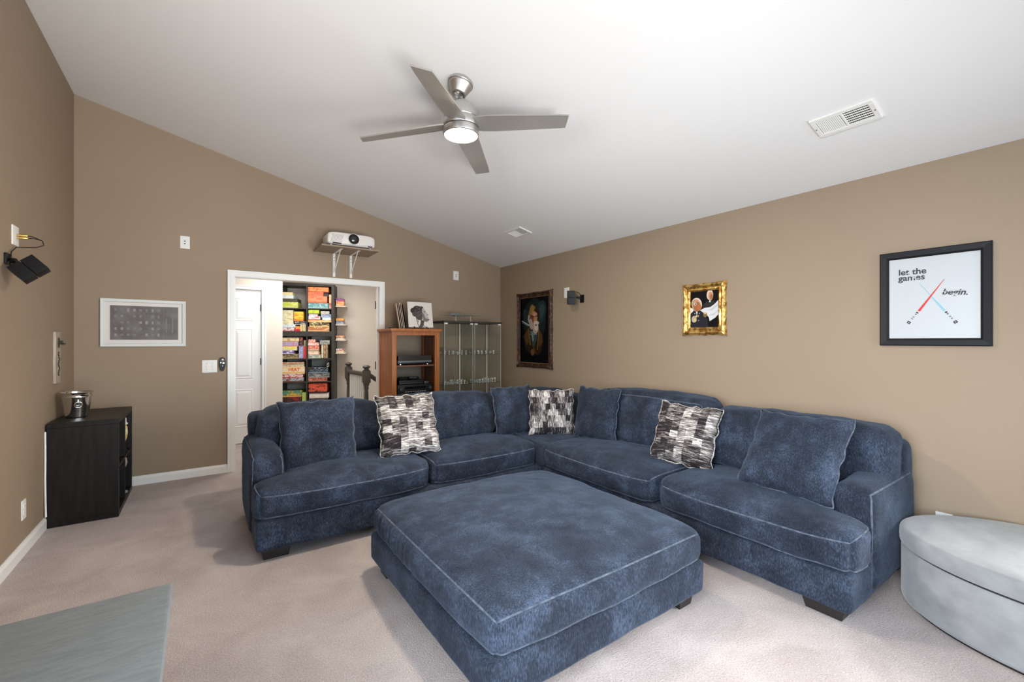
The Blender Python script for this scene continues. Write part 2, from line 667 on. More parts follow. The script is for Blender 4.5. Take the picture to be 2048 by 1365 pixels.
def fab_deform(crown=0.0, bulge=(0, 0), amp=0.006, freq=6.0, seed=0.0, extra=None, st=(1, 1, 1), plan=0.0):
    """crown: top swell; bulge: swell of the x and y faces"""
    def d(p, t):
        p = p.copy()
        u, v, w = t
        p.z += crown * (1 - u * u) * (1 - v * v) * max(0.0, w)
        if plan:
            k = (abs(u) * abs(v)) ** 5
            p.x -= plan * k * math.copysign(1, u)
            p.y -= plan * k * math.copysign(1, v)
        p.x += bulge[0] * u * (1 - v * v) * (1 - w * w)
        p.y += bulge[1] * v * (1 - u * u) * (1 - 0.6 * w * w)
        dirv = Vector((u ** 3, v ** 3, w ** 3))
        if dirv.length > 1e-6:
            p += dirv.normalized() * wrinkle(p, amp, freq, seed, st)
        return extra(p, t) if extra else p
    return d


def pillow(name, label, group, centre, nrm, size, thick, m, seed, roll=0.0, pipe=None, wave=0.006, puff=0.55, dent=None):
    n = Vector(nrm).normalized()
    up = Vector((0, 0, 1))
    u = up.cross(n).normalized()
    v = n.cross(u).normalized()
    R = frame_matrix(u, v, n, centre) @ Matrix.Rotation(roll, 4, 'Z')
    base = Matrix.Translation(Vector(centre) - v * size * 0.5)
    o = thing(name, label, 'pillow', M=base, group=group)
    N = 30
    h = size / 2
    mb = MB()
    bm = mb.bm
    uvl = bm.loops.layers.uv.new('uv')

    def rim(a, b):
        x = h * a * (1 - 0.055 * (1 - b * b))
        y = h * b * (1 - 0.055 * (1 - a * a))
        e = max(abs(a), abs(b))
        wv = wave * (math.sin(11 * b + seed) + 0.6 * math.sin(17 * b + 2 * seed)) * (abs(a) ** 6)
        wv2 = wave * (math.sin(12 * a + 1.3 * seed) + 0.6 * math.sin(19 * a + seed)) * (abs(b) ** 6)
        return x + wv, y + wv2, e

    def pt(a, b, s):
        x, y, e = rim(a, b)
        t = thick / 2 * (max(0.0, (1 - a ** 4) * (1 - b ** 4)) ** puff)
        t += wrinkle(Vector((x, y, s)), 0.007, 7.0, seed) * min(1, t / 0.03)
        if dent:
            t -= dent[3] * math.exp(-((a - dent[0]) ** 2 + (b - dent[1]) ** 2) / dent[2] ** 2)
        zoff = 0.012 * math.sin(3.1 * a + seed) * b
        return R @ Vector((x, y, s * t + zoff))
    grid = {}
    for s in (1, -1):
        for i in range(N + 1):
            for j in range(N + 1):
                a, b = -1 + 2 * i / N, -1 + 2 * j / N
                edge = i in (0, N) or j in (0, N)
                if s == -1 and edge:
                    grid[(s, i, j)] = grid[(1, i, j)]
                else:
                    grid[(s, i, j)] = bm.verts.new(pt(a, b, s))
    for s in (1, -1):
        for i in range(N):
            for j in range(N):
                ids = [(i, j), (i + 1, j), (i + 1, j + 1), (i, j + 1)]
                if s == -1:
                    ids = ids[::-1]
                f = bm.faces.new([grid[(s, a, b)] for a, b in ids])
                for lp, (a, b) in zip(f.loops, ids):
                    lp[uvl].uv = (a / N + seed * 0.37, b / N + seed * 0.21)
    path = [pt(-1 + 2 * i / N, -1, 0) for i in range(N)] + [pt(1, -1 + 2 * i / N, 0) for i in range(N)] + [pt(1 - 2 * i / N, 1, 0) for i in range(N)] + [pt(-1, 1 - 2 * i / N, 0) for i in range(N)]
    mb.build('pillow_cover', m, o, smooth=180, weld=False)
    if pipe:
        pm = MB()
        pm.tube(path, 0.0048, 6, closed=True)
        pm.build('piping', pipe, o, smooth=180)
    return o


# ------------------------------------------------------------------ room shell
mb = MB()
mb.box((-1.3, YREAR - 0.15, -0.1), (4.2, 9.2, 0.0))
struct('floor', mb, M_CARPET)

mb = MB()
x0, x1 = XL - 0.12, XR + 0.12
mb.prism([(x0, ceil_z(x0)), (x1, ceil_z(x1)), (x1, ceil_z(x1) + 0.1), (x0, ceil_z(x0) + 0.1)], YREAR - 0.1, YB + 0.12, 'y')
struct('ceiling', mb, M_CEIL)

# back wall with the wide cased opening
OX0, OX1, OZ = 0.250, 1.805, 2.045
mb = MB()
for a, b, zb in ((XL - 0.12, OX0, 0.0), (OX0, OX1, OZ), (OX1, XR + 0.12, 0.0)):
    mb.prism([(a, zb), (b, zb), (b, ceil_z(b) + 0.05), (a, ceil_z(a) + 0.05)], YB, YB + 0.12, 'y')
struct('wall_back', mb, M_WALL)
mb = MB()
QY0, QY1, QZ0, QZ1 = -1.5, -0.2, 0.65, 2.2            # added, unseen window in the right wall, made to light the left wall
for a, b, c, d in ((YREAR - 0.1, QY0, 0, ceil_z(XR) + 0.03), (QY1, YB + 0.12, 0, ceil_z(XR) + 0.03), (QY0, QY1, 0, QZ0), (QY0, QY1, QZ1, ceil_z(XR) + 0.03)):
    mb.box((XR, a, c), (XR + 0.12, b, d))
struct('wall_right', mb, M_WALL)
mb = MB()
for a, b, c, d in ((QY0, QY1, QZ0, QZ0 + 0.05), (QY0, QY1, QZ1 - 0.05, QZ1), (QY0, QY0 + 0.05, QZ0, QZ1), (QY1 - 0.05, QY1, QZ0, QZ1)):
    mb.box((XR + 0.05, a, c), (XR + 0.10, b, d))
w3 = struct('added_window_3', mb, M_TRIM)
mb = MB()
mb.box((XR + 0.075, QY0 + 0.05, QZ0 + 0.05), (XR + 0.08, QY1 - 0.05, QZ1 - 0.05))
mb.build('glass_pane', M_GLASS, w3)
# left wall, with a window beside the camera
WY0, WY1, WZ0, WZ1 = -0.9, 1.3, 0.75, 2.2
mb = MB()
zt = ceil_z(XL) + 0.03
for a, b, c, d in ((YREAR - 0.1, WY0, 0, zt), (WY1, YB + 0.12, 0, zt), (WY0, WY1, 0, WZ0), (WY0, WY1, WZ1, zt)):
    mb.box((XL - 0.12, a, c), (XL, b, d))
struct('wall_left', mb, M_WALL)
# rear wall behind the camera with a wide window
RX0, RX1, RZ0, RZ1 = -0.3, 3.0, 0.45, 2.25
mb = MB()
for a, b, lo, hi in ((XL - 0.12, RX0, 0, None), (RX1, XR + 0.12, 0, None), (RX0, RX1, 0, RZ0), (RX0, RX1, RZ1, None)):
    za = hi if hi else ceil_z(a) + 0.03
    zb = hi if hi else ceil_z(b) + 0.03
    if lo == 0 and hi == RZ0:
        za = zb = RZ0
    mb.prism([(a, lo), (b, lo), (b, zb), (a, za)], YREAR - 0.12, YREAR, 'y')
struct('wall_rear', mb, M_WALL)
mb = MB()
for a, b, c, d in ((RX0, RX1, RZ0, RZ0 + 0.05), (RX0, RX1, RZ1 - 0.05, RZ1), (RX0, RX0 + 0.05, RZ0, RZ1), (RX1 - 0.05, RX1, RZ0, RZ1), (1.72, 1.78, RZ0, RZ1)):
    mb.box((a, YREAR - 0.10, c), (b, YREAR - 0.04, d))
w1 = struct('window_1', mb, M_TRIM)
mb = MB()
mb.box((RX0 + 0.05, YREAR - 0.075, RZ0 + 0.05), (RX1 - 0.05, YREAR - 0.07, RZ1 - 0.05))
mb.build('glass_pane', M_GLASS, w1)
mb = MB()
for a, b, c, d in ((WY0, WY1, WZ0, WZ0 + 0.05), (WY0, WY1, WZ1 - 0.05, WZ1), (WY0, WY0 + 0.05, WZ0, WZ1), (WY1 - 0.05, WY1, WZ0, WZ1)):
    mb.box((XL - 0.10, a, c), (XL - 0.05, b, d))
w2 = struct('window_2', mb, M_TRIM)
mb = MB()
mb.box((XL - 0.08, WY0 + 0.05, WZ0 + 0.05), (XL - 0.075, WY1 - 0.05, WZ1 - 0.05))
mb.build('glass_pane', M_GLASS, w2)


def baseboard(name, p0, p1, nrm, h=0.085, t=0.014):
    """board with an eased top edge, along a wall from p0 to p1"""
    p0, p1, n = Vector((*p0, 0)), Vector((*p1, 0)), Vector((*nrm, 0))
    d = (p1 - p0)
    M = frame_matrix(d.normalized(), n, (0, 0, 1), p0)
    b = MB()
    b.prism([(0, 0), (t, 0), (t, h * 0.72), (t * 0.55, h * 0.9), (t * 0.45, h), (0, h)], 0, d.length, 'x', M=M)
    return struct(name, b, M_TRIM)


baseboard('baseboard_back', (XL, YB), (0.207, YB), (0, -1))
baseboard('baseboard_back_right', (1.86, YB), (XR, YB), (0, -1))
baseboard('baseboard_left', (XL, YREAR), (XL, YB), (1, 0))
baseboard('baseboard_right', (XR, YREAR), (XR, YB), (-1, 0))

# casing of the opening (both jambs lined)
t2 = None
mb = MB()
cas = [(0.0, 0.0), (0.020, 0.0), (0.020, 0.018), (0.014, 0.032), (0.012, 0.050), (0.006, 0.062), (0.0, 0.062)]


def casing(mb, xa, xb, zt, y, w=0.062, flip=-1):
    # stepped profile: three nested slabs around the opening
    for k, (o0, o1, th) in enumerate(((0.0, w, 0.012), (0.006, w * 0.62, 0.018), (w * 0.72, w, 0.022))):
        mb.box((xa - o1, y + flip * th, 0), (xa - o0, y, zt + o0))
        mb.box((xb + o0, y + flip * th, 0), (xb + o1, y, zt + o0))
        mb.box((xa - o1, y + flip * th, zt + o0), (xb + o1, y, zt + o1))


casing(mb, OX0 + 0.018, OX1 - 0.018, OZ - 0.016, YB)
mb.box((OX0, YB - 0.004, 0), (OX0 + 0.018, YB + 0.124, OZ - 0.016))
mb.box((OX1 - 0.018, YB - 0.004, 0), (OX1, YB + 0.124, OZ - 0.016))
mb.box((OX0, YB - 0.004, OZ - 0.018), (OX1, YB + 0.124, OZ))
mb.box((OX0 + 0.018, YB + 0.05, 0), (OX0 + 0.030, YB + 0.085, OZ - 0.018))
mb.box((OX1 - 0.030, YB + 0.05, 0), (OX1 - 0.018, YB + 0.085, OZ - 0.018))
trim = struct('trim_1', mb, M_TRIM)
for z in (0.30, 1.048, 1.81):
    mb = MB()
    mb.box((OX1 - 0.0195, YB + 0.086, z - 0.05), (OX1 - 0.017, YB + 0.122, z + 0.05), 0.0008)
    mb.tube([(OX1 - 0.024, YB + 0.124, z - 0.05), (OX1 - 0.024, YB + 0.124, z + 0.05)], 0.006, 8)
    mb.build('hinge', M_BRONZE, trim)

# ------------------------------------------------------------------ the hall beyond the opening
HY = 6.75
mb = MB()
DX0, DX1, DZ = -0.13, 0.640, 2.035
mb.box((-1.2, HY, 0), (DX0, HY + 0.12, 2.5))
mb.box((DX1, HY, 0), (0.893, HY + 0.12, 2.5))
mb.box((DX0, HY, DZ), (DX1, HY + 0.12, 2.5))
mb.box((0.773, HY + 0.12, 0), (0.893, 8.3, 2.5))
struct('wall_hall_closet', mb, M_HALL)
mb = MB()
mb.box((-1.2, YB + 0.125, 2.44), (4.2, 9.2, 2.54))
struct('ceiling_hall', mb, M_CEIL)
mb = MB()
casing(mb, DX0, DX1, DZ, HY, w=0.055)
struct('trim_2', mb, M_TRIM)
mb = MB()
mb.box((DX0 + 0.003, HY + 0.018, 0.012), (DX1 - 0.003, HY + 0.055, DZ - 0.003))
door = struct('door_1', mb, M_DOOR)


def door_panel(xa, xb, za, zb):
    b = MB()
    y = HY + 0.018
    # sunken groove frame and a raised bevelled field
    pts = []
    for (i, dy) in ((0.0, 0.0), (0.012, 0.009), (0.022, 0.009), (0.05, -0.001)):
        pts.append([(xa + i, y + dy - 0.0015, za + i), (xb - i, y + dy - 0.0015, za + i), (xb - i, y + dy - 0.0015, zb - i), (xa + i, y + dy - 0.0015, zb - i)])
    pts[0] = [(p[0], y - 0.0008, p[2]) for p in pts[0]]
    pts[1] = [(p[0], y - 0.0045, p[2]) for p in pts[1]]
    pts[2] = [(p[0], y - 0.0012, p[2]) for p in pts[2]]
    pts[3] = [(p[0], y - 0.0065, p[2]) for p in pts[3]]
    vs = [p for r in pts for p in r]
    fs = [[i * 4 + k, i * 4 + (k + 1) % 4, (i + 1) * 4 + (k + 1) % 4, (i + 1) * 4 + k] for i in range(3) for k in range(4)] + [[12, 13, 14, 15]]
    b._new(vs, fs)
    return b.build('door_panel', M_DOOR, door)


for xa, xb in ((-0.02, 0.20), (0.325, 0.545)):
    for za, zb in ((1.62, 1.93), (0.86, 1.52), (0.22, 0.72)):
        door_panel(xa, xb, za, zb)
for z in (0.25, 1.08, 1.80):
    mb = MB()
    mb.tube([(DX1 - 0.004, HY + 0.008, z - 0.045), (DX1 - 0.004, HY + 0.008, z + 0.045)], 0.007, 8)
    mb.box((DX1 - 0.012, HY + 0.010, z - 0.043), (DX1 - 0.002, HY + 0.0175, z + 0.043))
    mb.build('hinge', M_BRONZE, door)
# angled wall behind the game shelf, right end and far left end of the hall
AU = Vector((0.940, -0.342, 0)).normalized()
AN = Vector((-0.342, -0.940, 0)).normalized()
SH0 = Vector((1.645, 7.09, 0)) - AU * 0.77           # front left foot of the game shelf
PW = SH0 - AN * 0.41
mb = MB()
Mw = frame_matrix(AU, -AN, (0, 0, 1), PW)
mb.box((-1.1, 0.0, 0), (2.6, 0.12, 2.5), M=Mw)
struct('wall_hall_far', mb, M_HALL)
mb = MB()
mb.box((3.05, YB + 0.12, 0), (3.17, 7.3, 2.5))
struct('wall_hall_right', mb, M_HALL)
mb = MB()
mb.box((-1.2, YB + 0.12, 0), (-1.08, HY, 2.5))
struct('wall_hall_left', mb, M_HALL)
mb = MB()
for a, b, z in ((-1.08, OX0, 0), (OX0, OX1, OZ), (OX1, 3.05, 0)):
    mb.box((a, YB + 0.12, z), (b, YB + 0.128, 2.44))
struct('wall_hall_near', mb, M_HALL)

# ------------------------------------------------------------------ sectional sofa
sofa = thing('sectional_sofa', 'large L shaped slate blue chenille sectional sofa along the back and right walls', 'sofa', loc=(2.4, 3.0, 0))
ZB, ZS = 0.065, 0.25


def base_part(lo, hi, name='base', seed=1.0):
    return soft_box(lo, hi, 0.022, (26, 26, 8), fab_deform(amp=0.005, freq=5, seed=seed), name, M_FAB, sofa)


d0 = fab_deform(amp=0.004, freq=5, seed=1.1)
base_part((0.262, 3.045, ZB), (3.47, 4.06, ZS), 'left_base', 1.1)
base_part((2.462, 0.765, ZB), (3.47, 3.10, ZS), 'right_base', 2.3)


def arm_left():
    lo, hi = (0.248, 3.30, ZB + 0.01), (0.452, 4.02, 0.625)
    def ex(p, t):
        p.z -= 0.05 * max(0, -t[1]) ** 3 * max(0, t[2]) * 0.5
        return p
    d = fab_deform(crown=0.03, bulge=(0.006, 0.012), amp=0.006, freq=7, seed=4.2, extra=ex)
    a = soft_box(lo, hi, 0.055, (14, 22, 18), d, 'left_arm', M_FAB, sofa)
    piping(lo, hi, 0.055, d, a, 'left')
    piping(lo, hi, 0.055, d, a, 'right')


def arm_right():
    lo, hi = (2.735, 0.752, ZB + 0.01), (3.45, 0.952, 0.595)
    d = fab_deform(crown=0.03, bulge=(0.012, 0.006), amp=0.006, freq=7, seed=7.7)
    a = soft_box(lo, hi, 0.055, (22, 14, 18), d, 'right_arm', M_FAB, sofa)
    f = soft_map(lo, hi, 0.055, d)
    for v in (-1, 1):
        pts = [f((-1, v, -1 + 2 * i / 24)) for i in range(25)] + [f((-1 + 2 * i / 24, v, 1)) for i in range(1, 25)]
        pts = [p for i, p in enumerate(pts) if i == 0 or (p - pts[i - 1]).length > 0.004]
        b = MB()
        b.tube(pts, 0.0055, 6)
        b.build('piping', M_PIPE, a, smooth=180)


arm_left()
arm_right()
# back frames
soft_box((0.285, 3.86, ZB + 0.01), (3.50, 4.075, 0.80), 0.05, (40, 8, 18), fab_deform(crown=0.0, amp=0.008, freq=4, seed=3.3), 'left_back_frame', M_FAB, sofa)
soft_box((3.30, 0.775, ZB + 0.01), (3.515, 4.06, 0.765), 0.05, (8, 40, 18), fab_deform(crown=0.0, amp=0.008, freq=4, seed=5.9), 'right_back_frame', M_FAB, sofa)


def seat(lo, hi, seed, front='y', t_end=None, arm=None, crown=0.045, bulge=0.055, cut=None):
    """seat cushion; t_end: which end carries an ear in front of the arm"""
    lo, hi = Vector(lo), Vector(hi)

    def ex(p, t):
        p = p.copy()
        u, v, w = t
        if front == 'y':                       # front faces -y
            k = max(0.0, -v)
            p.y -= bulge * k * (1 - u * u) ** 0.6 * (0.55 + 0.45 * w)
            if t_end:
                s = 1 / (1 + math.exp(-(p.y - cut) / 0.018))
                a = max(0.0, 1 - (p.x - lo.x) / 0.42)
                p.x += (arm - lo.x) * s * a ** 0.8
            p.z -= 0.035 * max(0, -v) ** 4 * max(0, w)
        else:                                   # front faces -x
            k = max(0.0, -u)
            p.x -= bulge * k * (1 - v * v) ** 0.6 * (0.55 + 0.45 * w)
            if t_end:
                s = 1 / (1 + math.exp(-(p.x - cut) / 0.018))
                a = max(0.0, 1 - (p.y - lo.y) / 0.42)
                p.y += (arm - lo.y) * s * a ** 0.8
            p.z -= 0.035 * max(0, -u) ** 4 * max(0, w)
        return p
    d = fab_deform(crown=crown, amp=0.007, freq=5, seed=seed, extra=ex, plan=0.025)
    c = soft_box(lo, hi, 0.05, (40, 40, 14), d, 'seat_cushion', M_FAB, sofa)
    piping(lo, hi, 0.05, d, c, 'top', n=40)
    piping(lo, hi, 0.05, d, c, 'bottom', n=40)
    return c


seat((0.250, 3.035, 0.250), (1.415, 3.70, 0.452), 1.0, 'y', True, 0.458, cut=3.285)
seat((1.425, 3.055, 0.250), (2.462, 3.72, 0.452), 2.0, 'y', bulge=0.03)
seat((2.440, 1.865, 0.250), (3.14, 3.040, 0.452), 3.0, 'x', bulge=0.045)
seat((2.452, 0.735, 0.250), (3.12, 1.850, 0.452), 4.0, 'x', True, 0.958, cut=2.72)
dcs = fab_deform(crown=0.02, amp=0.008, freq=5, seed=9)
soft_box((2.43, 2.985, 0.25), (3.32, 3.90, 0.44), 0.04, (24, 24, 8), dcs, 'seat_cushion', M_FAB, sofa)


def back_cushion(lo, hi, face, lean, seed, amp=0.014):
    def ex(p, t):
        p = p.copy()
        k = (p.z - lo[2])
        if face == 'y':
            p.y += lean * k
        else:
            p.x += lean * k
        return p
    d = fab_deform(crown=0.03, bulge=(0.03, 0.03), amp=amp, freq=4.2, seed=seed, extra=ex, st=(1, 1, 1))
    c = soft_box(lo, hi, 0.085, (34, 20, 26) if face == 'y' else (20, 34, 26), d, 'back_cushion', M_FAB, sofa)
    if face == 'x' and lo[1] > 1.5:
        f = soft_map(lo, hi, 0.085, d)
        ring = [(-1 + 2 * i / 30, -1) for i in range(30)] + [(1, -1 + 2 * i / 30) for i in range(30)] + [(1 - 2 * i / 30, 1) for i in range(30)] + [(-1, 1 - 2 * i / 30) for i in range(30)]
        pts = [f((-1, a, b)) for a, b in ring]
        pts = [p for i, p in enumerate(pts) if i == 0 or (p - pts[i - 1]).length > 0.006]
        b = MB()
        b.tube(pts, 0.0055, 6, closed=True)
        b.build('piping', M_PIPE, c, smooth=180)
    return c


back_cushion((0.345, 3.56, 0.455), (1.235, 3.87, 0.845), 'y', 0.20, 11)
back_cushion((1.245, 3.54, 0.455), (2.335, 3.87, 0.850), 'y', 0.20, 12)
back_cushion((2.345, 3.60, 0.435), (3.24, 3.87, 0.825), 'y', 0.16, 13)
back_cushion((3.00, 1.875, 0.455), (3.33, 2.965, 0.895), 'x', 0.20, 14)
back_cushion((3.00, 0.80, 0.455), (3.33, 1.862, 0.850), 'x', 0.20, 15)


def block_leg(x, y, sx, sy, parent):
    b = MB()
    k = 0.78
    vs = [(x - sx * k, y - sy * k, 0), (x + sx * k, y - sy * k, 0), (x + sx * k, y + sy * k, 0), (x - sx * k, y + sy * k, 0),
          (x - sx, y - sy, 0.085), (x + sx, y - sy, 0.085), (x + sx, y + sy, 0.085), (x - sx, y + sy, 0.085)]
    b._new(vs, [[3, 2, 1, 0], [4, 5, 6, 7], [0, 1, 5, 4], [1, 2, 6, 5], [2, 3, 7, 6], [3, 0, 4, 7]])
    return b.build('leg', M_LEG, parent)


for x, y, sx, sy in ((0.375, 3.14, 0.09, 0.055), (0.375, 3.98, 0.09, 0.055), (2.56, 0.895, 0.055, 0.10), (3.40, 0.88, 0.055, 0.09), (3.40, 3.98, 0.06, 0.06), (2.50, 3.98, 0.06, 0.06), (2.56, 2.9, 0.05, 0.06)):
    block_leg(x, y, sx, sy, sofa)

# ------------------------------------------------------------------ ottoman
ott = thing('square_ottoman', 'oversized square slate blue chenille ottoman in front of the sectional', 'ottoman', loc=(1.46, 1.94, 0))


def obase(p, t):
    k = 1 + 0.015 * (0.16 - p.z)
    return Vector((p.x, p.y, p.z))


soft_box((0.808, 1.272, 0.072), (2.102, 2.60, 0.232), 0.018, (30, 30, 6), fab_deform(amp=0.004, freq=5, seed=21), 'base', M_FAB, ott)
lo, hi = (0.812, 1.262, 0.232), (2.112, 2.61, 0.415)


def pleat(p, t):
    p = p.copy()
    u, v, w = t
    if u < -0.85 and v > -0.1:                       # gathered pleats on the left border
        p.x += (0.0055 * math.sin(p.y * 118 + 1.5 * math.sin(p.y * 17)) + 0.003 * math.sin(p.y * 71)) * (1 - w * w) * min(1, (v + 0.1) * 3)
    p.z -= 0.02 * (abs(u) ** 6 + abs(v) ** 6) * max(0, w)
    return p


d = fab_deform(crown=0.045, bulge=(0.02, 0.02), amp=0.006, freq=4.5, seed=22, extra=pleat, plan=0.018)
c = soft_box(lo, hi, 0.045, (60, 170, 14), d, 'cushion', M_FAB, ott)
piping(lo, hi, 0.045, d, c, 'top', n=60)
piping(lo, hi, 0.045, d, c, 'bottom', n=60)
for x, y in ((0.90, 1.37), (2.01, 1.37), (0.90, 2.50), (2.01, 2.50)):
    block_leg(x, y, 0.06, 0.06, ott)

# ------------------------------------------------------------------ throw pillows
M_PA = patchwork('monochrome_woven_blocks', 0.0)
M_PB = patchwork('monochrome_woven_blocks_upright', PI / 2)
M_PWP = mat('off_white_edge_cord', (0.5, 0.47, 0.45, 1), rough=0.9, color2=(0.12, 0.11, 0.11, 1), nscale=60)
pillow('throw_pillow', 'large square slate chenille pillow against the left arm of the sectional', None, (0.690, 3.44, 0.668), (-0.20, -0.96, 0.10), 0.515, 0.17, M_FAB, 0.4, pipe=M_PIPE, roll=0.045, wave=0.004)
pillow('throw_pillow', 'black and white woven pillow left of centre on the left sofa wing', None, (1.335, 3.335, 0.695), (-0.05, -0.93, 0.34), 0.48, 0.15, M_PA, 1.0, pipe=M_PWP, roll=0.0)
pillow('throw_pillow', 'slate chenille pillow left of the woven pillow in the sofa corner', None, (2.485, 3.50, 0.675), (0.02, -0.97, 0.18), 0.475, 0.16, M_FAB, 2.1, pipe=M_PIPE, wave=0.005)
pillow('throw_pillow', 'black and white woven pillow standing in the inner corner of the sofa', None, (2.77, 3.27, 0.66), (-0.46, -0.88, 0.06), 0.445, 0.13, M_PB, 3.0, pipe=M_PWP, dent=(0.1, 1.0, 0.25, 0.02))
pillow('throw_pillow', 'slate chenille pillow right of the woven pillow in the sofa corner', None, (2.965, 2.86, 0.685), (-0.965, -0.05, 0.25), 0.485, 0.16, M_FAB, 4.4, pipe=M_PIPE, roll=0.03, wave=0.006)
pillow('throw_pillow', 'black and white woven pillow leaning tilted on the right sofa wing', None, (2.92, 1.925, 0.66), (-0.88, -0.17, 0.44), 0.465, 0.14, M_PA, 5.0, pipe=M_PWP, roll=-0.05, dent=(-0.15, -1.0, 0.22, 0.03))
pillow('throw_pillow', 'large square blue chenille pillow beside the right arm of the sectional', None, (2.85, 1.168, 0.69), (-0.80, 0.045, 0.56), 0.52, 0.17, M_FAB, 6.2, pipe=M_PIPE, wave=0.004)

# ------------------------------------------------------------------ grey ottomans
# oval one at the right wall
ov = thing('oval_storage_ottoman', 'oval pale grey storage ottoman with a padded lid beside the sofa arm', 'ottoman', loc=(3.13, 0.12, 0))
OA, OB = 0.45, 0.62


def oval(mb, prof, n=72):
    mb.lathe(prof, n, (3.13, 0.12, 0), sx=OA, sy=OB)


mb = MB()
oval(mb, [(0.0, 0.012), (0.965, 0.012), (0.985, 0.02), (0.99, 0.03), (0.99, 0.275), (0.98, 0.290), (0.9, 0.294), (0.0, 0.294)])
mb.build('body', M_GREYS, ov, smooth=50)
mb = MB()
oval(mb, [(0.0, 0.0), (0.95, 0.0), (0.955, 0.014), (0.0, 0.014)])
mb.build('base_rim', M_BLACKM, ov, smooth=40)
mb = MB()
oval(mb, [(0.0, 0.299), (0.975, 0.299), (0.995, 0.302), (1.0, 0.308), (1.003, 0.335), (1.0, 0.366), (0.994, 0.375), (0.98, 0.381), (0.955, 0.385), (0.8, 0.391), (0.5, 0.396), (0.0, 0.398)])
mb.build('lid', M_GREYS, ov, smooth=24)
mb = MB()
oval(mb, [(0.0, 0.290), (0.968, 0.290), (0.968, 0.301), (0.0, 0.301)])
mb.build('lid_gap', M_BLACKM, ov)

# rectangular one at lower left
bx = thing('rectangular_storage_ottoman', 'flat topped dark grey storage ottoman in the lower left foreground', 'ottoman', loc=(-0.45, 1.55, 0))
HB = 0.42
mb = MB()
mb.box((-0.82, 1.02, 0.0), (-0.125, 2.125, HB - 0.075), 0.008)
mb.build('body', M_GREYD, bx, smooth=40)
mb = MB()
mb.box((-0.835, 1.00, HB - 0.075), (-0.098, 2.146, HB), 0.009, seg=3)
mb.build('lid', M_GREYD, bx, smooth=40)

# ------------------------------------------------------------------ black cube shelf at left with the ice bucket
cs = thing('cube_shelf', 'black brown two by two cube shelf against the left wall', 'shelf', loc=(-0.73, 4.9, 0))
X0, X1, Y0, Y1, ZT = -0.920, -0.532, 4.512, 5.296, 0.757
for nm, lo, hi in (('top_panel', (X0, Y0, ZT - 0.038), (X1, Y1, ZT)), ('bottom_panel', (X0, Y0, 0.0), (X1, Y1, 0.038)),
                   ('side_panel', (X0, Y0 + 0.001, 0.038), (X1, Y0 + 0.038, ZT - 0.038)), ('side_panel', (X0, Y1 - 0.038, 0.038), (X1, Y1 - 0.001, ZT - 0.038)),
                   ('middle_shelf', (X0, Y0 + 0.038, 0.370), (X1 - 0.002, Y1 - 0.038, 0.387)),
                   ('divider', (X0, 4.896, 0.038), (X1 - 0.004, 4.912, 0.370)), ('divider', (X0, 4.896, 0.387), (X1 - 0.004, 4.912, ZT - 0.038))):
    mb = MB()
    mb.box(lo, hi, 0.0015, seg=1)
    mb.build(nm, M_ESP, cs)
mb = MB()
mb.box((X0, Y0 + 0.038, 0.038), (X0 + 0.006, Y1 - 0.038, ZT - 0.038))
mb.build('back_panel', M_BLACKM, cs)
M_YEL = mat('mustard_glaze', (0.72, 0.50, 0.10, 1), rough=0.35, color2=(0.80, 0.74, 0.55, 1), nscale=30)
M_SILV = mat('silver_glaze', (0.62, 0.62, 0.60, 1), rough=0.3, metal=0.6)
FG1, FG2 = (-0.566, 5.06, 0.387), (-0.566, 5.06, 0.038)
f1 = thing('figurine', 'yellow and cream figurine in the upper far cube of the black shelf', 'figurine', loc=FG1)
mb = MB()
mb.lathe([(0.0, 0.0), (0.030, 0.0), (0.030, 0.015), (0.016, 0.03), (0.022, 0.075), (0.014, 0.10), (0.0, 0.10)], 20, FG1)
mb.build('body', M_BLACKP, f1, smooth=40)
mb = MB()
mb.lathe([(0.0, 0.085), (0.012, 0.09), (0.024, 0.125), (0.030, 0.17), (0.027, 0.22), (0.015, 0.245), (0.0, 0.25)], 20, FG1)
mb.build('head', M_YEL, f1, smooth=60)
mb = MB()
mb.lathe([(0.030, 0.243), (0.031, 0.252), (0.022, 0.26), (0.020, 0.30), (0.0, 0.305)], 20, FG1)
mb.build('hat', M_WHITEP, f1, smooth=40)
f2 = thing('figurine', 'silver figurine in the lower far cube of the black shelf', 'figurine', loc=FG2)
mb = MB()
mb.lathe([(0.0, 0.0), (0.030, 0.0), (0.030, 0.012), (0.010, 0.02), (0.008, 0.12), (0.014, 0.18), (0.008, 0.225), (0.0, 0.225)], 20, FG2)
mb.build('stem', M_SILV, f2, smooth=40)
mb = MB()
mb.lathe([(0.0, 0.215), (0.018, 0.225), (0.028, 0.26), (0.022, 0.30), (0.0, 0.315)], 20, FG2)
mb.build('head', M_SILV, f2, smooth=60)

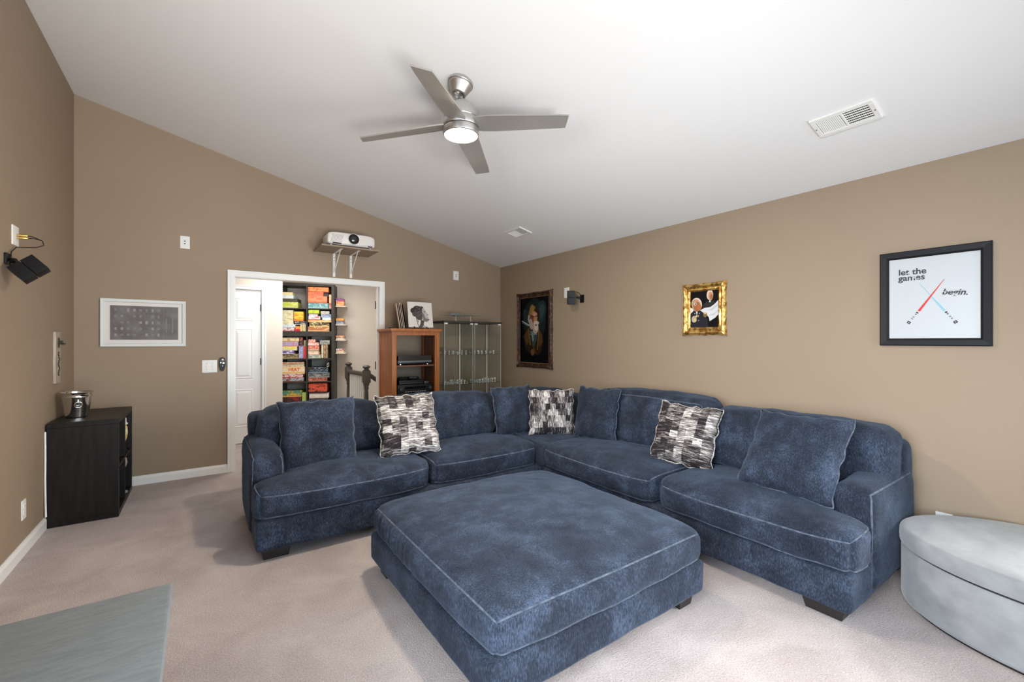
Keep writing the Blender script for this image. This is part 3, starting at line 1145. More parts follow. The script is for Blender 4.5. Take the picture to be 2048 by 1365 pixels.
bk = thing('ice_bucket', 'polished steel ice bucket with ring handles on the black cube shelf', 'bucket', loc=(-0.812, 4.79, ZT))
BC = (-0.812, 4.79, ZT)
mb = MB()
mb.lathe([(0.0, 0.001), (0.060, 0.001), (0.066, 0.006), (0.070, 0.03), (0.088, 0.155), (0.0905, 0.160), (0.0890, 0.164), (0.0925, 0.186), (0.097, 0.192), (0.0985, 0.196), (0.096, 0.199), (0.090, 0.194), (0.086, 0.155), (0.066, 0.02), (0.0, 0.012)], 48, BC)
mb.build('body', M_CHROME, bk, smooth=35)
for ang in (-75, 105):
    ca, sa = math.cos(rad(ang)), math.sin(rad(ang))
    out = Vector((ca, sa, 0))
    tan = Vector((-sa, ca, 0))
    base = Vector(BC) + out * 0.084 + Vector((0, 0, 0.125))
    h = MB()
    h.tube([base - out * 0.004, base + out * 0.016], 0.010, 12, r2=0.007)
    cc = base + out * 0.016 + Vector((0, 0, -0.020))
    h.tube([cc + tan * 0.022 * math.cos(2 * PI * k / 24) + (Vector((0, 0, 1)) + out * 0.12) * 0.022 * math.sin(2 * PI * k / 24) for k in range(24)], 0.0035, 8, closed=True)
    h.build('ring_handle', M_CHROME, bk, smooth=60)
mb = MB()
mb.tube([(-0.927, 4.506, 0.70), (-0.926, 4.505, 0.5), (-0.927, 4.506, 0.36), (-0.925, 4.504, 0.2), (-0.922, 4.50, 0.09)], 0.006, 8)
tag(mb.build('power_cord', M_WHITEP, smooth=60), 'white cord running down the left wall behind the black cube shelf', 'cord')

# ------------------------------------------------------------------ plates on the walls
def wall_plate(M, w, h, label, kind):
    o = thing('wall_plate', label, 'wall plate', M=M)
    b = MB()
    b.box((-w / 2, -h / 2, 0), (w / 2, h / 2, 0.006), 0.0025)
    b.build('plate', M_WHITEP, o, local=True, smooth=30)
    if kind == 'jack':
        for s in (0.012, -0.012):
            j = MB()
            j.lathe([(0.006, 0.005), (0.006, 0.010), (0.003, 0.012), (0.0, 0.012)], 14, (0, s, 0))
            j.build('jack', M_DGREY, o, local=True, smooth=40)
    if kind == 'switch':
        for s in (-0.023, 0.023):
            j = MB()
            j.box((s - 0.006, -0.012, 0.004), (s + 0.006, 0.012, 0.0075), 0.001)
            j.box((s - 0.004, -0.002, 0.006), (s + 0.004, 0.008, 0.018), 0.0015)
            j.build('toggle', M_OFFW, o, local=True)
            for v in (0.03, -0.03):
                q = MB()
                q.lathe([(0.003, 0.005), (0.003, 0.0068), (0.0, 0.0072)], 8, (s, v, 0))
                q.build('screw', M_DGREY, o, local=True)
    if kind == 'outlet':
        for v in (0.02, -0.02):
            j = MB()
            j.box((-0.014, v - 0.014, 0.004), (0.014, v + 0.014, 0.008), 0.004)
            j.build('socket', M_OFFW, o, local=True, smooth=40)
            q = MB()
            for s in (-0.006, 0.006):
                q.box((s - 0.0012, v - 0.004, 0.0075), (s + 0.0012, v + 0.005, 0.0083))
            q.build('slot', M_BLACKM, o, local=True)
    if kind == 'cable':
        for v in (0.008, -0.008):
            j = MB()
            j.lathe([(0.0055, 0.005), (0.0055, 0.012), (0.0065, 0.012), (0.0065, 0.050), (0.005, 0.053), (0.0, 0.053)], 14, (0.012, v, 0))
            j.build('banana_plug', M_GOLD, o, local=True, smooth=40)
    return o


wall_plate(on_back(-0.1465, 2.328), 0.077, 0.123, 'white two jack wall plate high on the back wall above the white frame', 'jack')
wall_plate(on_back(2.853, 2.258), 0.083, 0.122, 'small white jack wall plate high on the back wall above the glass cabinets', 'jack')
wall_plate(on_back(0.054, 1.098), 0.126, 0.125, 'white double toggle switch plate left of the cased opening', 'switch')
wall_plate(on_left(4.066, 0.284), 0.078, 0.122, 'white duplex outlet low on the left wall near the black shelf', 'outlet')
wall_plate(on_left(3.909, 1.992), 0.108, 0.118, 'white wall plate with two brass plugs on the left wall', 'cable')
wall_plate(on_right(3.955, 1.938), 0.088, 0.125, 'white wall plate behind the small black speaker on the right wall', 'blank')
wall_plate(on_right(0.655, 0.275), 0.075, 0.122, 'white outlet plate low on the right wall behind the oval ottoman', 'outlet')

# remote in its wall holder
rm = thing('fan_remote', 'black fan remote hanging beside the switch plate', 'remote', M=on_back(0.161, 1.118))
mb = MB()
out = []
for k in range(28):
    a = 2 * PI * k / 28
    y = math.sin(a)
    wd = 0.029 if y > 0 else 0.029 - 0.010 * (-y)
    out.append((wd * math.copysign(abs(math.cos(a)) ** 0.6, math.cos(a)), 0.070 * math.copysign(abs(y) ** 0.8, y)))
mb.prism(out, 0.0, 0.022)
mb.build('body', M_BLACKP, rm, local=True, smooth=30)
mb = MB()
mb.lathe([(0.009, 0.021), (0.009, 0.0245), (0.0, 0.0255)], 16, (0.003, 0.046, 0))
mb.build('power_button', M_WHITEP, rm, local=True, smooth=40)
mb = MB()
mb.tube([(0.020 * math.cos(a), 0.046 + 0.020 * math.sin(a), 0.0225) for a in [PI * (1.05 + 0.9 * k / 14) for k in range(15)]], 0.003, 6)
mb.build('button_ring', M_SILV, rm, local=True, smooth=60)
for x, y, r in ((-0.013, 0.014, 0.006), (0.010, 0.010, 0.009), (0.002, -0.018, 0.004)):
    mb = MB()
    mb.lathe([(r, 0.021), (r, 0.0238), (0.0, 0.0245)], 12, (x, y, 0))
    mb.build('button', M_SILV, rm, local=True, smooth=40)

# ------------------------------------------------------------------ framed pictures
def picture_frame(mb, w, h, bw, depth, lip=0.004):
    """mitred bevelled frame, origin at lower left corner"""
    prof = [(0.0, 0.0), (0.0, depth * 0.85), (bw * 0.12, depth), (bw * 0.75, depth * 0.9), (bw, depth * 0.55), (bw, 0.0)]
    rings = [[(i, i, z), (w - i, i, z), (w - i, h - i, z), (i, h - i, z)] for i, z in prof]
    vs = [p for r in rings for p in r]
    fs = [[i * 4 + k, i * 4 + (k + 1) % 4, (i + 1) * 4 + (k + 1) % 4, (i + 1) * 4 + k] for i in range(len(prof) - 1) for k in range(4)]
    mb._new(vs, fs)


# white framed diagram print on the back wall
pf = thing('framed_print', 'white framed wide grey diagram print left of the opening', 'picture', M=on_back(-0.762, 1.303, 0.001))
mb = MB()
picture_frame(mb, 0.623, 0.442, 0.033, 0.022)
mb.build('frame', mat('white_satin_frame', (0.66, 0.68, 0.66, 1), rough=0.4), pf, local=True)
mb = MB()
mb.box((0.03, 0.03, 0.0), (0.593, 0.412, 0.010))
mb.build('mat_board', mat('warm_white_mat_board', (0.70, 0.67, 0.64, 1), rough=0.8), pf, local=True)
G1 = mat('grey_print_paper', (0.115, 0.102, 0.098, 1), rough=0.4, spec=0.3, color2=(0.165, 0.152, 0.145, 1), nscale=9, contrast=(0.4, 0.6))
mb = MB()
mb.box((0.066, 0.063, 0.009), (0.563, 0.380, 0.0115))
mb.build('print_sheet', G1, pf, local=True)
rnd = random.Random(3)
it = []
LG, MG = (0.31, 0.29, 0.275, 1), (0.22, 0.205, 0.195, 1)
for r in range(5):
    for c in range(8):
        cx, cy = 0.105 + c * 0.044, 0.342 - r * 0.058
        if rnd.random() < 0.9:
            w, h = rnd.uniform(0.007, 0.013), rnd.uniform(0.008, 0.016)
            it.append(([(cx - w, cy - h), (cx + w, cy - h), (cx + w * 0.8, cy + h), (cx - w * 0.9, cy + h * 0.8)], LG if rnd.random() < .5 else MG))
        it.append(([(cx - 0.015, cy - 0.024), (cx + 0.015, cy - 0.024), (cx + 0.015, cy - 0.0225), (cx - 0.015, cy - 0.0225)], MG))
for x in (0.472, 0.520):
    it.append(([(x - 0.005, 0.13), (x + 0.005, 0.13), (x + 0.005, 0.27), (x - 0.005, 0.27)], MG))
for k in range(9):
    y = 0.285 + k * 0.0105
    it.append(([(0.455, y), (0.548, y), (0.548, y + 0.0015), (0.455, y + 0.0015)], MG))
for k in range(4):
    y = 0.082 + k * 0.009
    it.append(([(0.47, y), (0.548, y), (0.548, y + 0.0015), (0.47, y + 0.0015)], MG))
for a, b, c, d in ((0.073, 0.556, 0.070, 0.0712), (0.073, 0.556, 0.3715, 0.3727), (0.073, 0.0745, 0.07, 0.372), (0.5545, 0.556, 0.07, 0.372), (0.452, 0.4535, 0.07, 0.372)):
    it.append(([(a, c), (b, c), (b, d), (a, d)], MG))
shapes('printed_diagrams', it, pf, 0.0116, 0.00001)

# black framed poster on the right wall
pf = thing('framed_poster', 'black framed white poster with crossed red and blue strokes on the right wall', 'picture', M=on_right(0.952, 1.325, 0.001))
mb = MB()
picture_frame(mb, 0.494, 0.587, 0.046, 0.026)
mb.build('frame', mat('black_wood_frame', (0.010, 0.010, 0.013, 1), rough=0.5, spec=0.2), pf, local=True)
mb = MB()
mb.box((0.040, 0.040, 0.0), (0.454, 0.547, 0.009))
mb.build('poster_sheet', mat('white_poster_paper', (0.47, 0.49, 0.51, 1), rough=0.35), pf, local=True)
mb = MB()
for lo, hi in (((0.044, 0.044, 0.009), (0.450, 0.048, 0.012)), ((0.044, 0.539, 0.009), (0.450, 0.543, 0.012)), ((0.044, 0.044, 0.009), (0.047, 0.543, 0.012)), ((0.447, 0.044, 0.009), (0.450, 0.543, 0.012))):
    mb.box(lo, hi)
mb.build('inner_mat', mat('ivory_bevel', (0.62, 0.60, 0.53, 1), rough=0.6), pf, local=True)
INK = mat('charcoal_ink', (0.030, 0.033, 0.040, 1), rough=0.6)
T = lambda x, y: Matrix.Translation((x, y, 0.0095))
text_mesh('let the', 0.050, T(0.090, 0.441), 'lettering', INK, pf, bold=0.0011)
text_mesh('games', 0.050, T(0.090, 0.405), 'lettering', INK, pf, bold=0.0011)
text_mesh('begin.', 0.047, T(0.288, 0.306) @ Matrix.Rotation(-0.10, 4, 'Z'), 'lettering', INK, pf, bold=0.0011, shear=0.22)
RED, BLU, WHT, DRK, GRY = (0.62, 0.05, 0.05, 1), (0.26, 0.47, 0.57, 1), (0.47, 0.49, 0.51, 1), (0.03, 0.03, 0.035, 1), (0.42, 0.47, 0.47, 1)
it = []
# strokes sliced through the lettering
it.append((seg(0.128, 0.452, 0.172, 0.412, 0.0015, 0.0015), WHT))
it.append((seg(0.150, 0.437, 0.185, 0.405, 0.0016, 0.0016), WHT))
it.append((seg(0.288, 0.322, 0.405, 0.322, 0.0012, 0.0012), WHT))
it.append((seg(0.189, 0.383, 0.2435, 0.298, 0.0012, 0.0022), BLU))
it.append((seg(0.2455, 0.294, 0.300, 0.208, 0.0028, 0.0062), BLU))
it.append((seg(0.186, 0.212, 0.300, 0.396, 0.0062, 0.0011), RED))
for (a, b, c, d) in ((0.181, 0.206, 0.136, 0.138), (0.305, 0.202, 0.351, 0.134)):
    L = Vector((c - a, d - b))
    for t0, t1, w, col_ in ((0.0, 0.10, 0.0055, DRK), (0.16, 0.22, 0.004, DRK), (0.32, 0.62, 0.0045, GRY), (0.40, 0.44, 0.005, DRK), (0.56, 0.60, 0.005, DRK), (0.82, 1.0, 0.0085, DRK), (0.88, 0.94, 0.0035, WHT)):
        it.append((seg(a + L.x * t0, b + L.y * t0, a + L.x * t1, b + L.y * t1, w, w), col_))
shapes('printed_strokes', it, pf, 0.0101, 0.00003)


def ornate_frame(parent, w, h, bw, depth, m, seed, bumps=0.006, nseg=26):
    """carved frame: scrolling outer rim and raised corners"""
    mb = MB()
    cols = [(0.0, 0.25), (0.10, 0.75), (0.28, 1.0), (0.45, 0.70), (0.60, 0.45), (0.80, 0.62), (1.0, 0.30)]

    def ring(i0):
        pts = []
        for side in range(4):
            ln = w if side % 2 == 0 else h
            for k in range(nseg):
                t = k / nseg
                pts.append((side, t, ln))
        return pts
    base = ring(0)
    vs = []
    for (f, zf) in cols:
        i = f * bw
        for side, t, ln in base:
            cn = max(math.exp(-(t * ln / 0.07) ** 2), math.exp(-((1 - t) * ln / 0.07) ** 2), 0.6 * math.exp(-((t - 0.5) * ln / 0.05) ** 2))
            sc = math.sin(t * ln * 90 + seed)
            oi = i - (bumps * (0.5 * sc + 1.2 * cn) if f < 0.2 else 0)
            a = {0: (t * w, 0), 1: (w, t * h), 2: (w - t * w, h), 3: (0, h - t * h)}[side]
            # inset towards the centre
            x = oi + a[0] * (w - 2 * oi) / w
            y = oi + a[1] * (h - 2 * oi) / h
            z = depth * zf * (1 + 0.35 * cn * (1 if 0.05 < f < 0.7 else 0)) + (0.004 * sc * noise.noise(Vector((t * ln * 30, f * 9, seed + side))) if 0.05 < f < 0.7 else 0)
            vs.append((x, y, z))
    n = 4 * nseg
    fs = [[i * n + k, i * n + (k + 1) % n, (i + 1) * n + (k + 1) % n, (i + 1) * n + k] for i in range(len(cols) - 1) for k in range(n)]
    back = [(v[0], v[1], 0.0) for v in vs[:n]]
    o = len(vs)
    vs += back
    fs += [[o + k, o + (k + 1) % n, (k + 1) % n, k] for k in range(n)]
    mb._new(vs, fs)
    return mb.build('frame', m, parent, smooth=40, local=True)


# tall portrait
pf = thing('framed_portrait', 'tall dark portrait of a bearded man in a brown carved frame', 'painting', M=on_right(4.956, 1.001, 0.001))
ornate_frame(pf, 0.740, 1.000, 0.066, 0.030, mat('carved_bronze_brown', (0.030, 0.012, 0.007, 1), rough=0.45, spec=0.3, color2=(0.15, 0.075, 0.035, 1), nscale=26, contrast=(0.45, 0.75), bump=0.5, bscale=40), 1.0)
mb = MB()
mb.box((0.045, 0.05, 0.0), (0.69, 0.95, 0.006))
mb.build('canvas', mat('black_canvas', (0.002, 0.002, 0.0025, 1), rough=0.6, spec=0.08), pf, local=True)
mb = MB()
for lo, hi in (((0.052, 0.060, 0.005), (0.682, 0.068, 0.012)), ((0.052, 0.934, 0.005), (0.682, 0.942, 0.012)), ((0.052, 0.06, 0.005), (0.060, 0.942, 0.012)), ((0.674, 0.06, 0.005), (0.682, 0.942, 0.012))):
    mb.box(lo, hi)
mb.build('gilt_slip', mat('dull_gilt', (0.30, 0.17, 0.08, 1), rough=0.4, metal=0.3), pf, local=True)
TE0, TE1, TE2 = (0.006, 0.013, 0.013, 1), (0.013, 0.027, 0.026, 1), (0.026, 0.05, 0.047, 1)
SKN, SKD, BRD, BRD2 = (0.33, 0.15, 0.075, 1), (0.12, 0.05, 0.03, 1), (0.55, 0.42, 0.36, 1), (0.36, 0.26, 0.22, 1)
CO1, CO2, CO3, HAT, HATD = (0.075, 0.036, 0.010, 1), (0.018, 0.009, 0.004, 1), (0.16, 0.085, 0.025, 1), (0.24, 0.14, 0.03, 1), (0.022, 0.012, 0.009, 1)
it = [(ell(0.37, 0.62, 0.24, 0.30), TE0), (ell(0.50, 0.72, 0.11, 0.17, -0.4), TE1), (ell(0.20, 0.66, 0.06, 0.14, 0.3), TE1), (ell(0.52, 0.74, 0.06, 0.10, -0.4), TE2),
      ([(0.13, 0.42), (0.20, 0.50), (0.28, 0.55), (0.44, 0.55), (0.52, 0.48), (0.565, 0.38), (0.52, 0.22), (0.45, 0.17), (0.25, 0.20), (0.17, 0.26)], CO2),
      ([(0.15, 0.42), (0.22, 0.51), (0.26, 0.53), (0.25, 0.33), (0.20, 0.30)], CO1), ([(0.45, 0.53), (0.53, 0.44), (0.545, 0.33), (0.47, 0.27)], CO1),
      ([(0.24, 0.53), (0.255, 0.53), (0.30, 0.30), (0.275, 0.30)], CO3), ([(0.455, 0.52), (0.47, 0.51), (0.45, 0.24), (0.435, 0.24)], CO3),
      ([(0.27, 0.50), (0.44, 0.50), (0.42, 0.36), (0.37, 0.28), (0.32, 0.34)], (0.030, 0.048, 0.048, 1)), ([(0.31, 0.46), (0.35, 0.47), (0.36, 0.35), (0.335, 0.36)], (0.16, 0.21, 0.21, 1)),
      (ell(0.355, 0.445, 0.075, 0.010), (0.13, 0.17, 0.17, 1)), (ell(0.355, 0.475, 0.07, 0.010), (0.13, 0.17, 0.17, 1)),
      (ell(0.335, 0.205, 0.04, 0.045), SKD), (seg(0.33, 0.32, 0.40, 0.20, 0.012, 0.008), CO1),
      ([(0.225, 0.66), (0.24, 0.76), (0.29, 0.83), (0.34, 0.855), (0.42, 0.82), (0.48, 0.75), (0.495, 0.68), (0.47, 0.62), (0.44, 0.66), (0.30, 0.70)], HATD),
      ([(0.25, 0.72), (0.29, 0.82), (0.33, 0.845), (0.40, 0.80), (0.36, 0.75), (0.29, 0.70)], (0.19, 0.11, 0.03, 1)), (ell(0.335, 0.785, 0.035, 0.045, 0.3), HAT),
      (ell(0.255, 0.655, 0.022, 0.055), BRD2), (ell(0.355, 0.66, 0.085, 0.095), SKN), (ell(0.31, 0.64, 0.045, 0.07), SKD),
      (ell(0.385, 0.71, 0.05, 0.022), (0.45, 0.24, 0.13, 1)), (seg(0.315, 0.685, 0.375, 0.672, 0.007, 0.006), (0.05, 0.02, 0.015, 1)), (seg(0.395, 0.675, 0.435, 0.685, 0.006, 0.006), (0.05, 0.02, 0.015, 1)),
      ([(0.385, 0.675), (0.405, 0.675), (0.42, 0.62), (0.375, 0.62)], (0.42, 0.20, 0.10, 1)),
      (ell(0.305, 0.58, 0.04, 0.075, 0.2), BRD2), (ell(0.40, 0.525, 0.062, 0.075), BRD2), (ell(0.415, 0.54, 0.045, 0.05), BRD), (ell(0.395, 0.595, 0.035, 0.024, 0.4), BRD), (ell(0.445, 0.595, 0.028, 0.020, -0.4), BRD), (ell(0.41, 0.565, 0.016, 0.012), (0.06, 0.02, 0.02, 1)),
      (seg(0.10, 0.628, 0.265, 0.565, 0.006, 0.010), (0.34, 0.36, 0.34, 1)), (seg(0.105, 0.605, 0.25, 0.555, 0.003, 0.004), (0.16, 0.18, 0.17, 1))]
shapes('painted_figure', it, pf, 0.006, 0.00006)

# small gilt framed painting
pf = thing('framed_painting', 'small painting of two dark uniformed figures in an ornate gold frame', 'painting', M=on_right(2.371, 1.409, 0.001))
ornate_frame(pf, 0.393, 0.449, 0.066, 0.032, mat('bright_gilt', (0.36, 0.17, 0.035, 1), rough=0.34, metal=0.8, color2=(0.80, 0.54, 0.18, 1), nscale=24, contrast=(0.42, 0.56), bump=0.5, bscale=45), 2.0, bumps=0.006)
mb = MB()
mb.box((0.05, 0.045, 0.0), (0.345, 0.405, 0.006))
mb.build('canvas', mat('near_black_canvas', (0.007, 0.006, 0.006, 1), rough=0.6, spec=0.08), pf, local=True)
BR1, BR2, BR3, NAV, WNG, WN2, GLD = (0.30, 0.13, 0.055, 1), (0.46, 0.25, 0.14, 1), (0.62, 0.50, 0.42, 1), (0.018, 0.018, 0.026, 1), (0.62, 0.62, 0.63, 1), (0.48, 0.48, 0.50, 1), (0.55, 0.42, 0.20, 1)
it = [([(0.165, 0.235), (0.19, 0.27), (0.22, 0.29), (0.28, 0.295), (0.31, 0.26), (0.32, 0.22), (0.30, 0.18), (0.20, 0.17)], (0.024, 0.024, 0.022, 1)),
      (ell(0.249, 0.345, 0.030, 0.045), BR3), (ell(0.256, 0.335, 0.022, 0.038), BR2), (ell(0.262, 0.328, 0.012, 0.022), BR1), (ell(0.249, 0.290, 0.007, 0.010), WNG),
      ([(0.155, 0.215), (0.20, 0.235), (0.25, 0.238), (0.29, 0.262), (0.335, 0.305), (0.335, 0.185), (0.30, 0.148), (0.247, 0.117), (0.24, 0.15), (0.215, 0.18)], WNG),
      ([(0.21, 0.215), (0.26, 0.225), (0.335, 0.275), (0.335, 0.26), (0.27, 0.21)], WN2), ([(0.235, 0.17), (0.29, 0.185), (0.335, 0.225), (0.335, 0.21), (0.28, 0.165)], WN2),
      ([(0.062, 0.245), (0.085, 0.238), (0.095, 0.22), (0.08, 0.19), (0.062, 0.185)], WNG),
      ([(0.062, 0.05), (0.066, 0.19), (0.095, 0.215), (0.165, 0.213), (0.195, 0.185), (0.225, 0.14), (0.235, 0.05)], NAV),
      (ell(0.125, 0.270, 0.050, 0.060, 0.25), BR3), (ell(0.120, 0.262, 0.043, 0.056, 0.25), BR2), (ell(0.130, 0.250, 0.036, 0.042, 0.2), BR1), (ell(0.112, 0.275, 0.011, 0.014), BR3), (ell(0.113, 0.274, 0.005, 0.008), NAV), (ell(0.150, 0.245, 0.020, 0.030), (0.42, 0.13, 0.05, 1)),
      ([(0.118, 0.205), (0.135, 0.205), (0.128, 0.172)], WNG), (ell(0.100, 0.140, 0.024, 0.030), (0.42, 0.36, 0.28, 1)), (ell(0.112, 0.132, 0.013, 0.017), GLD), (ell(0.122, 0.165, 0.010, 0.010), GLD), (ell(0.140, 0.167, 0.007, 0.009), BR2), (ell(0.206, 0.175, 0.018, 0.022), (0.20, 0.13, 0.04, 1)), (ell(0.206, 0.19, 0.016, 0.008), GLD),
      (ell(0.108, 0.19, 0.004, 0.004), BR3), (ell(0.152, 0.19, 0.004, 0.004), BR3), (ell(0.145, 0.128, 0.004, 0.004), BR3), (ell(0.118, 0.06, 0.010, 0.010), BR1)]
shapes('painted_figures', it, pf, 0.006, 0.00006)

# bottle opener board on the left wall
bo = thing('wall_bottle_opener', 'weathered wooden wall board with an iron bottle opener above the bucket', 'bottle opener', M=on_left(4.735, 1.028))
mb = MB()
mb.box((0, 0, 0), (0.135, 0.397, 0.018), 0.002, seg=1)
mb.build('board', mat('weathered_plank', (0.27, 0.22, 0.165, 1), rough=0.8, color2=(0.50, 0.44, 0.36, 1), nscale=8, stretch=(8, 0.6, 8)), bo, local=True)
mb = MB()
mb.box((0.056, 0.275, 0.018), (0.088, 0.352, 0.022), 0.0015)
mb.prism([(0.044, 0.300), (0.098, 0.300), (0.092, 0.330), (0.050, 0.330)], 0.022, 0.04)
mb.prism([(0.038, 0.298), (0.104, 0.298), (0.098, 0.312), (0.044, 0.312)], 0.04, 0.052)
mb.build('opener', M_BRONZE, bo, local=True, smooth=30)
mb = MB()
for k, (y, a) in enumerate(((0.225, 1.0), (0.185, -1.0), (0.148, 1.0), (0.112, -1.0), (0.075, 1.0))):
    mb.tube([(0.072 + 0.018 * a * math.cos(t), y + 0.014 * math.sin(t), 0.0185) for t in [PI * (0.35 + 1.3 * q / 9) for q in range(10)]], 0.0055, 6)
mb.build('burnt_marks', mat('burnt_wood', (0.06, 0.045, 0.035, 1), rough=0.9), bo, local=True)

# ------------------------------------------------------------------ speakers
sp = thing('satellite_speaker', 'twin cube black satellite speaker on the left wall below the brass plugs', 'speaker', loc=(XL, 3.775, 1.835))
mb = MB()
Ml = on_left(3.775, 1.832)
mb.box((-0.045, -0.032, 0), (0.045, 0.032, 0.012), 0.004, M=Ml)
mb.build('wall_mount', M_BLACKP, sp, smooth=40)
mb = MB()
mb.tube([(XL + 0.01, 3.775, 1.83), (-0.905, 3.76, 1.822), (-0.88, 3.72, 1.805), (-0.865, 3.69, 1.795)], 0.010, 10)
mb.lathe([(0.0, -0.018), (0.013, -0.013), (0.018, 0.0), (0.013, 0.013), (0.0, 0.018)], 14, (-0.900, 3.755, 1.82))
mb.build('ball_joint', M_BLACKP, sp, smooth=50)
va, vb = Vector((0.729, 0.168, 0.664)).normalized(), Vector((0.685, -0.163, -0.71))
vb = (vb - va * va.dot(vb)).normalized()
vn = va.cross(vb)
if vn.y > 0:
    vn = -vn
    Ms = frame_matrix(vb, va, vn, (-0.82, 3.646, 1.775))
else:
    Ms = frame_matrix(va, vb, vn, (-0.82, 3.646, 1.775))
swap = Ms.col[0].to_3d().dot(va) < 0.5
for k in (0, 1):
    mb = MB()
    lo, hi = (-0.066 + k * 0.067, -0.053, -0.062), (-0.001 + k * 0.067, 0.053, 0.0)
    if swap:
        lo, hi = (lo[1], lo[0], lo[2]), (hi[1], hi[0], hi[2])
    mb.box(lo, hi, 0.006, M=Ms)
    mb.build('speaker_cube', M_BLACKP, sp, smooth=40)
mb = MB()
mb.tube([(XL + 0.055, 3.921, 2.000), (XL + 0.075, 3.935, 1.998), (XL + 0.105, 3.97, 1.985), (XL + 0.11, 3.98, 1.960), (XL + 0.08, 3.955, 1.937), (XL + 0.045, 3.90, 1.925), (XL + 0.022, 3.85, 1.915), (XL + 0.014, 3.80, 1.88), (XL + 0.016, 3.775, 1.845), (XL + 0.02, 3.75, 1.80), (XL + 0.05, 3.70, 1.775)], 0.0028, 6)
mb.build('speaker_cable', M_BLACKP, sp, smooth=60)
mb = MB()
mb.tube([(XL + 0.055, 3.921, 1.984), (XL + 0.075, 3.935, 1.990), (XL + 0.10, 3.962, 1.986)], 0.0022, 6)
mb.build('speaker_cable', M_BLACKP, sp, smooth=60)

sp = thing('satellite_speaker', 'small black satellite speaker on the right wall beside the tall portrait', 'speaker', loc=(XR, 3.72, 1.86))
mb = MB()
Mr = on_right(3.690, 1.845)
mb.box((-0.03, -0.045, 0), (0.03, 0.045, 0.012), 0.004, M=Mr)
mb.build('wall_mount', M_BLACKP, sp, smooth=40)
mb = MB()
mb.tube([(XR - 0.01, 3.690, 1.85), (XR - 0.04, 3.70, 1.855), (XR - 0.075, 3.72, 1.86)], 0.010, 10)
mb.lathe([(0.0, -0.016), (0.012, -0.012), (0.016, 0.0), (0.012, 0.012), (0.0, 0.016)], 14, (XR - 0.035, 3.70, 1.855))
mb.build('ball_joint', M_BLACKP, sp, smooth=50)
Ms = Matrix.Translation((3.462, 3.742, 1.855)) @ Matrix.Rotation(rad(-35), 4, 'Z') @ Matrix.Rotation(rad(8), 4, 'X')
for k in (0, 1):
    mb = MB()
    mb.box((-0.040, -0.05, -0.078 + k * 0.079), (0.040, 0.05, -0.001 + k * 0.079), 0.006, M=Ms)
    mb.build('speaker_cube', M_BLACKP, sp, smooth=40)
mb = MB()
mb.tube([(XR - 0.012, 3.70, 1.885), (XR - 0.03, 3.715, 1.91), (XR - 0.06, 3.735, 1.925), (XR - 0.09, 3.75, 1.92)], 0.0028, 6)
mb.build('speaker_cable', M_BLACKP, sp, smooth=60)

# ------------------------------------------------------------------ projector and its shelf
PS = thing('projector_shelf', 'brown painted wall shelf on two white brackets above the opening', 'shelf', loc=(1.33, YB, 2.38))
mb = MB()
mb.box((1.030, 4.985, 2.378), (1.650, YB, 2.394), 0.001, seg=1)
mb.build('shelf_board', M_WALL, PS)
for x in (1.253, 1.444):
    mb = MB()
    mb.box((x - 0.014, YB - 0.006, 2.108), (x + 0.014, YB, 2.378), 0.001, seg=1)
    mb.box((x - 0.014, 5.06, 2.373), (x + 0.014, YB, 2.378), 0.001, seg=1)
    mb.tube([(x, YB - 0.006, 2.155), (x, 5.11, 2.374)], 0.0055, 8)
    br = mb.build('bracket', M_WHITEP, PS, smooth=40)
    for z in (2.33, 2.295):
        q = MB()
        q.lathe([(0.005, 0.0), (0.005, 0.002), (0.0, 0.003)], 10, M=on_back(x, z, 0.006))
        q.build('screw', M_DGREY, br)
pj = thing('projector', 'white home projector with a round black lens on the wall shelf', 'projector', loc=(1.36, 5.17, 2.394))
Mp = frame_matrix((1, 0, 0), (0, 0, 1), (0, -1, 0), (1.365, 5.055, 2.492))
PW2, PH2 = 0.258, 0.068


def front_outline(i=0.0, zc=0.0):
    pts = []
    for k in range(40):
        a = 2 * PI * k / 40
        ca, sa = math.cos(a), math.sin(a)
        e = 0.42 if sa > 0 else 0.22
        pts.append(((PW2 - i) * math.copysign(abs(ca) ** e, ca), (PH2 - i) * math.copysign(abs(sa) ** e, sa)))
    return pts


mb = MB()
vs, fs = [], []
layers = [(0.012, 0.0), (0.003, -0.008), (0.0, -0.02), (0.0, -0.24), (0.02, -0.29), (0.03, -0.30)]
for i, z in layers:
    vs += [(p[0], p[1], z) for p in front_outline(i)]
n = 40
fs = [[i * n + k, i * n + (k + 1) % n, (i + 1) * n + (k + 1) % n, (i + 1) * n + k] for i in range(len(layers) - 1) for k in range(n)]
fs += [list(range(n))[::-1], [(len(layers) - 1) * n + k for k in range(n)]]
mb._new(vs, fs, M=Mp)
mb.build('body', M_OFFW, pj, smooth=45)
mb = MB()
mb.lathe([(0.062, -0.004), (0.064, 0.006), (0.060, 0.012), (0.056, 0.010)], 40, (0.018, 0.006, 0), M=Mp, cap=False)
mb.build('lens_ring', M_OFFW, pj, smooth=50)
mb = MB()
mb.lathe([(0.058, 0.006), (0.056, 0.013), (0.050, 0.012), (0.044, 0.004), (0.0, 0.003)], 40, (0.018, 0.006, 0), M=Mp)
lens = mb.build('lens_barrel', M_BLACKP, pj, smooth=40)
mb = MB()
mb.lathe([(0.040, 0.0035), (0.032, 0.009), (0.015, 0.013), (0.0, 0.014)], 32, (0.018, 0.006, 0), M=Mp)
mb.build('lens_glass', mat('dark_lens_glass', (0.02, 0.018, 0.022, 1), rough=0.08, coat=1.0), lens, smooth=180)
mb = MB()
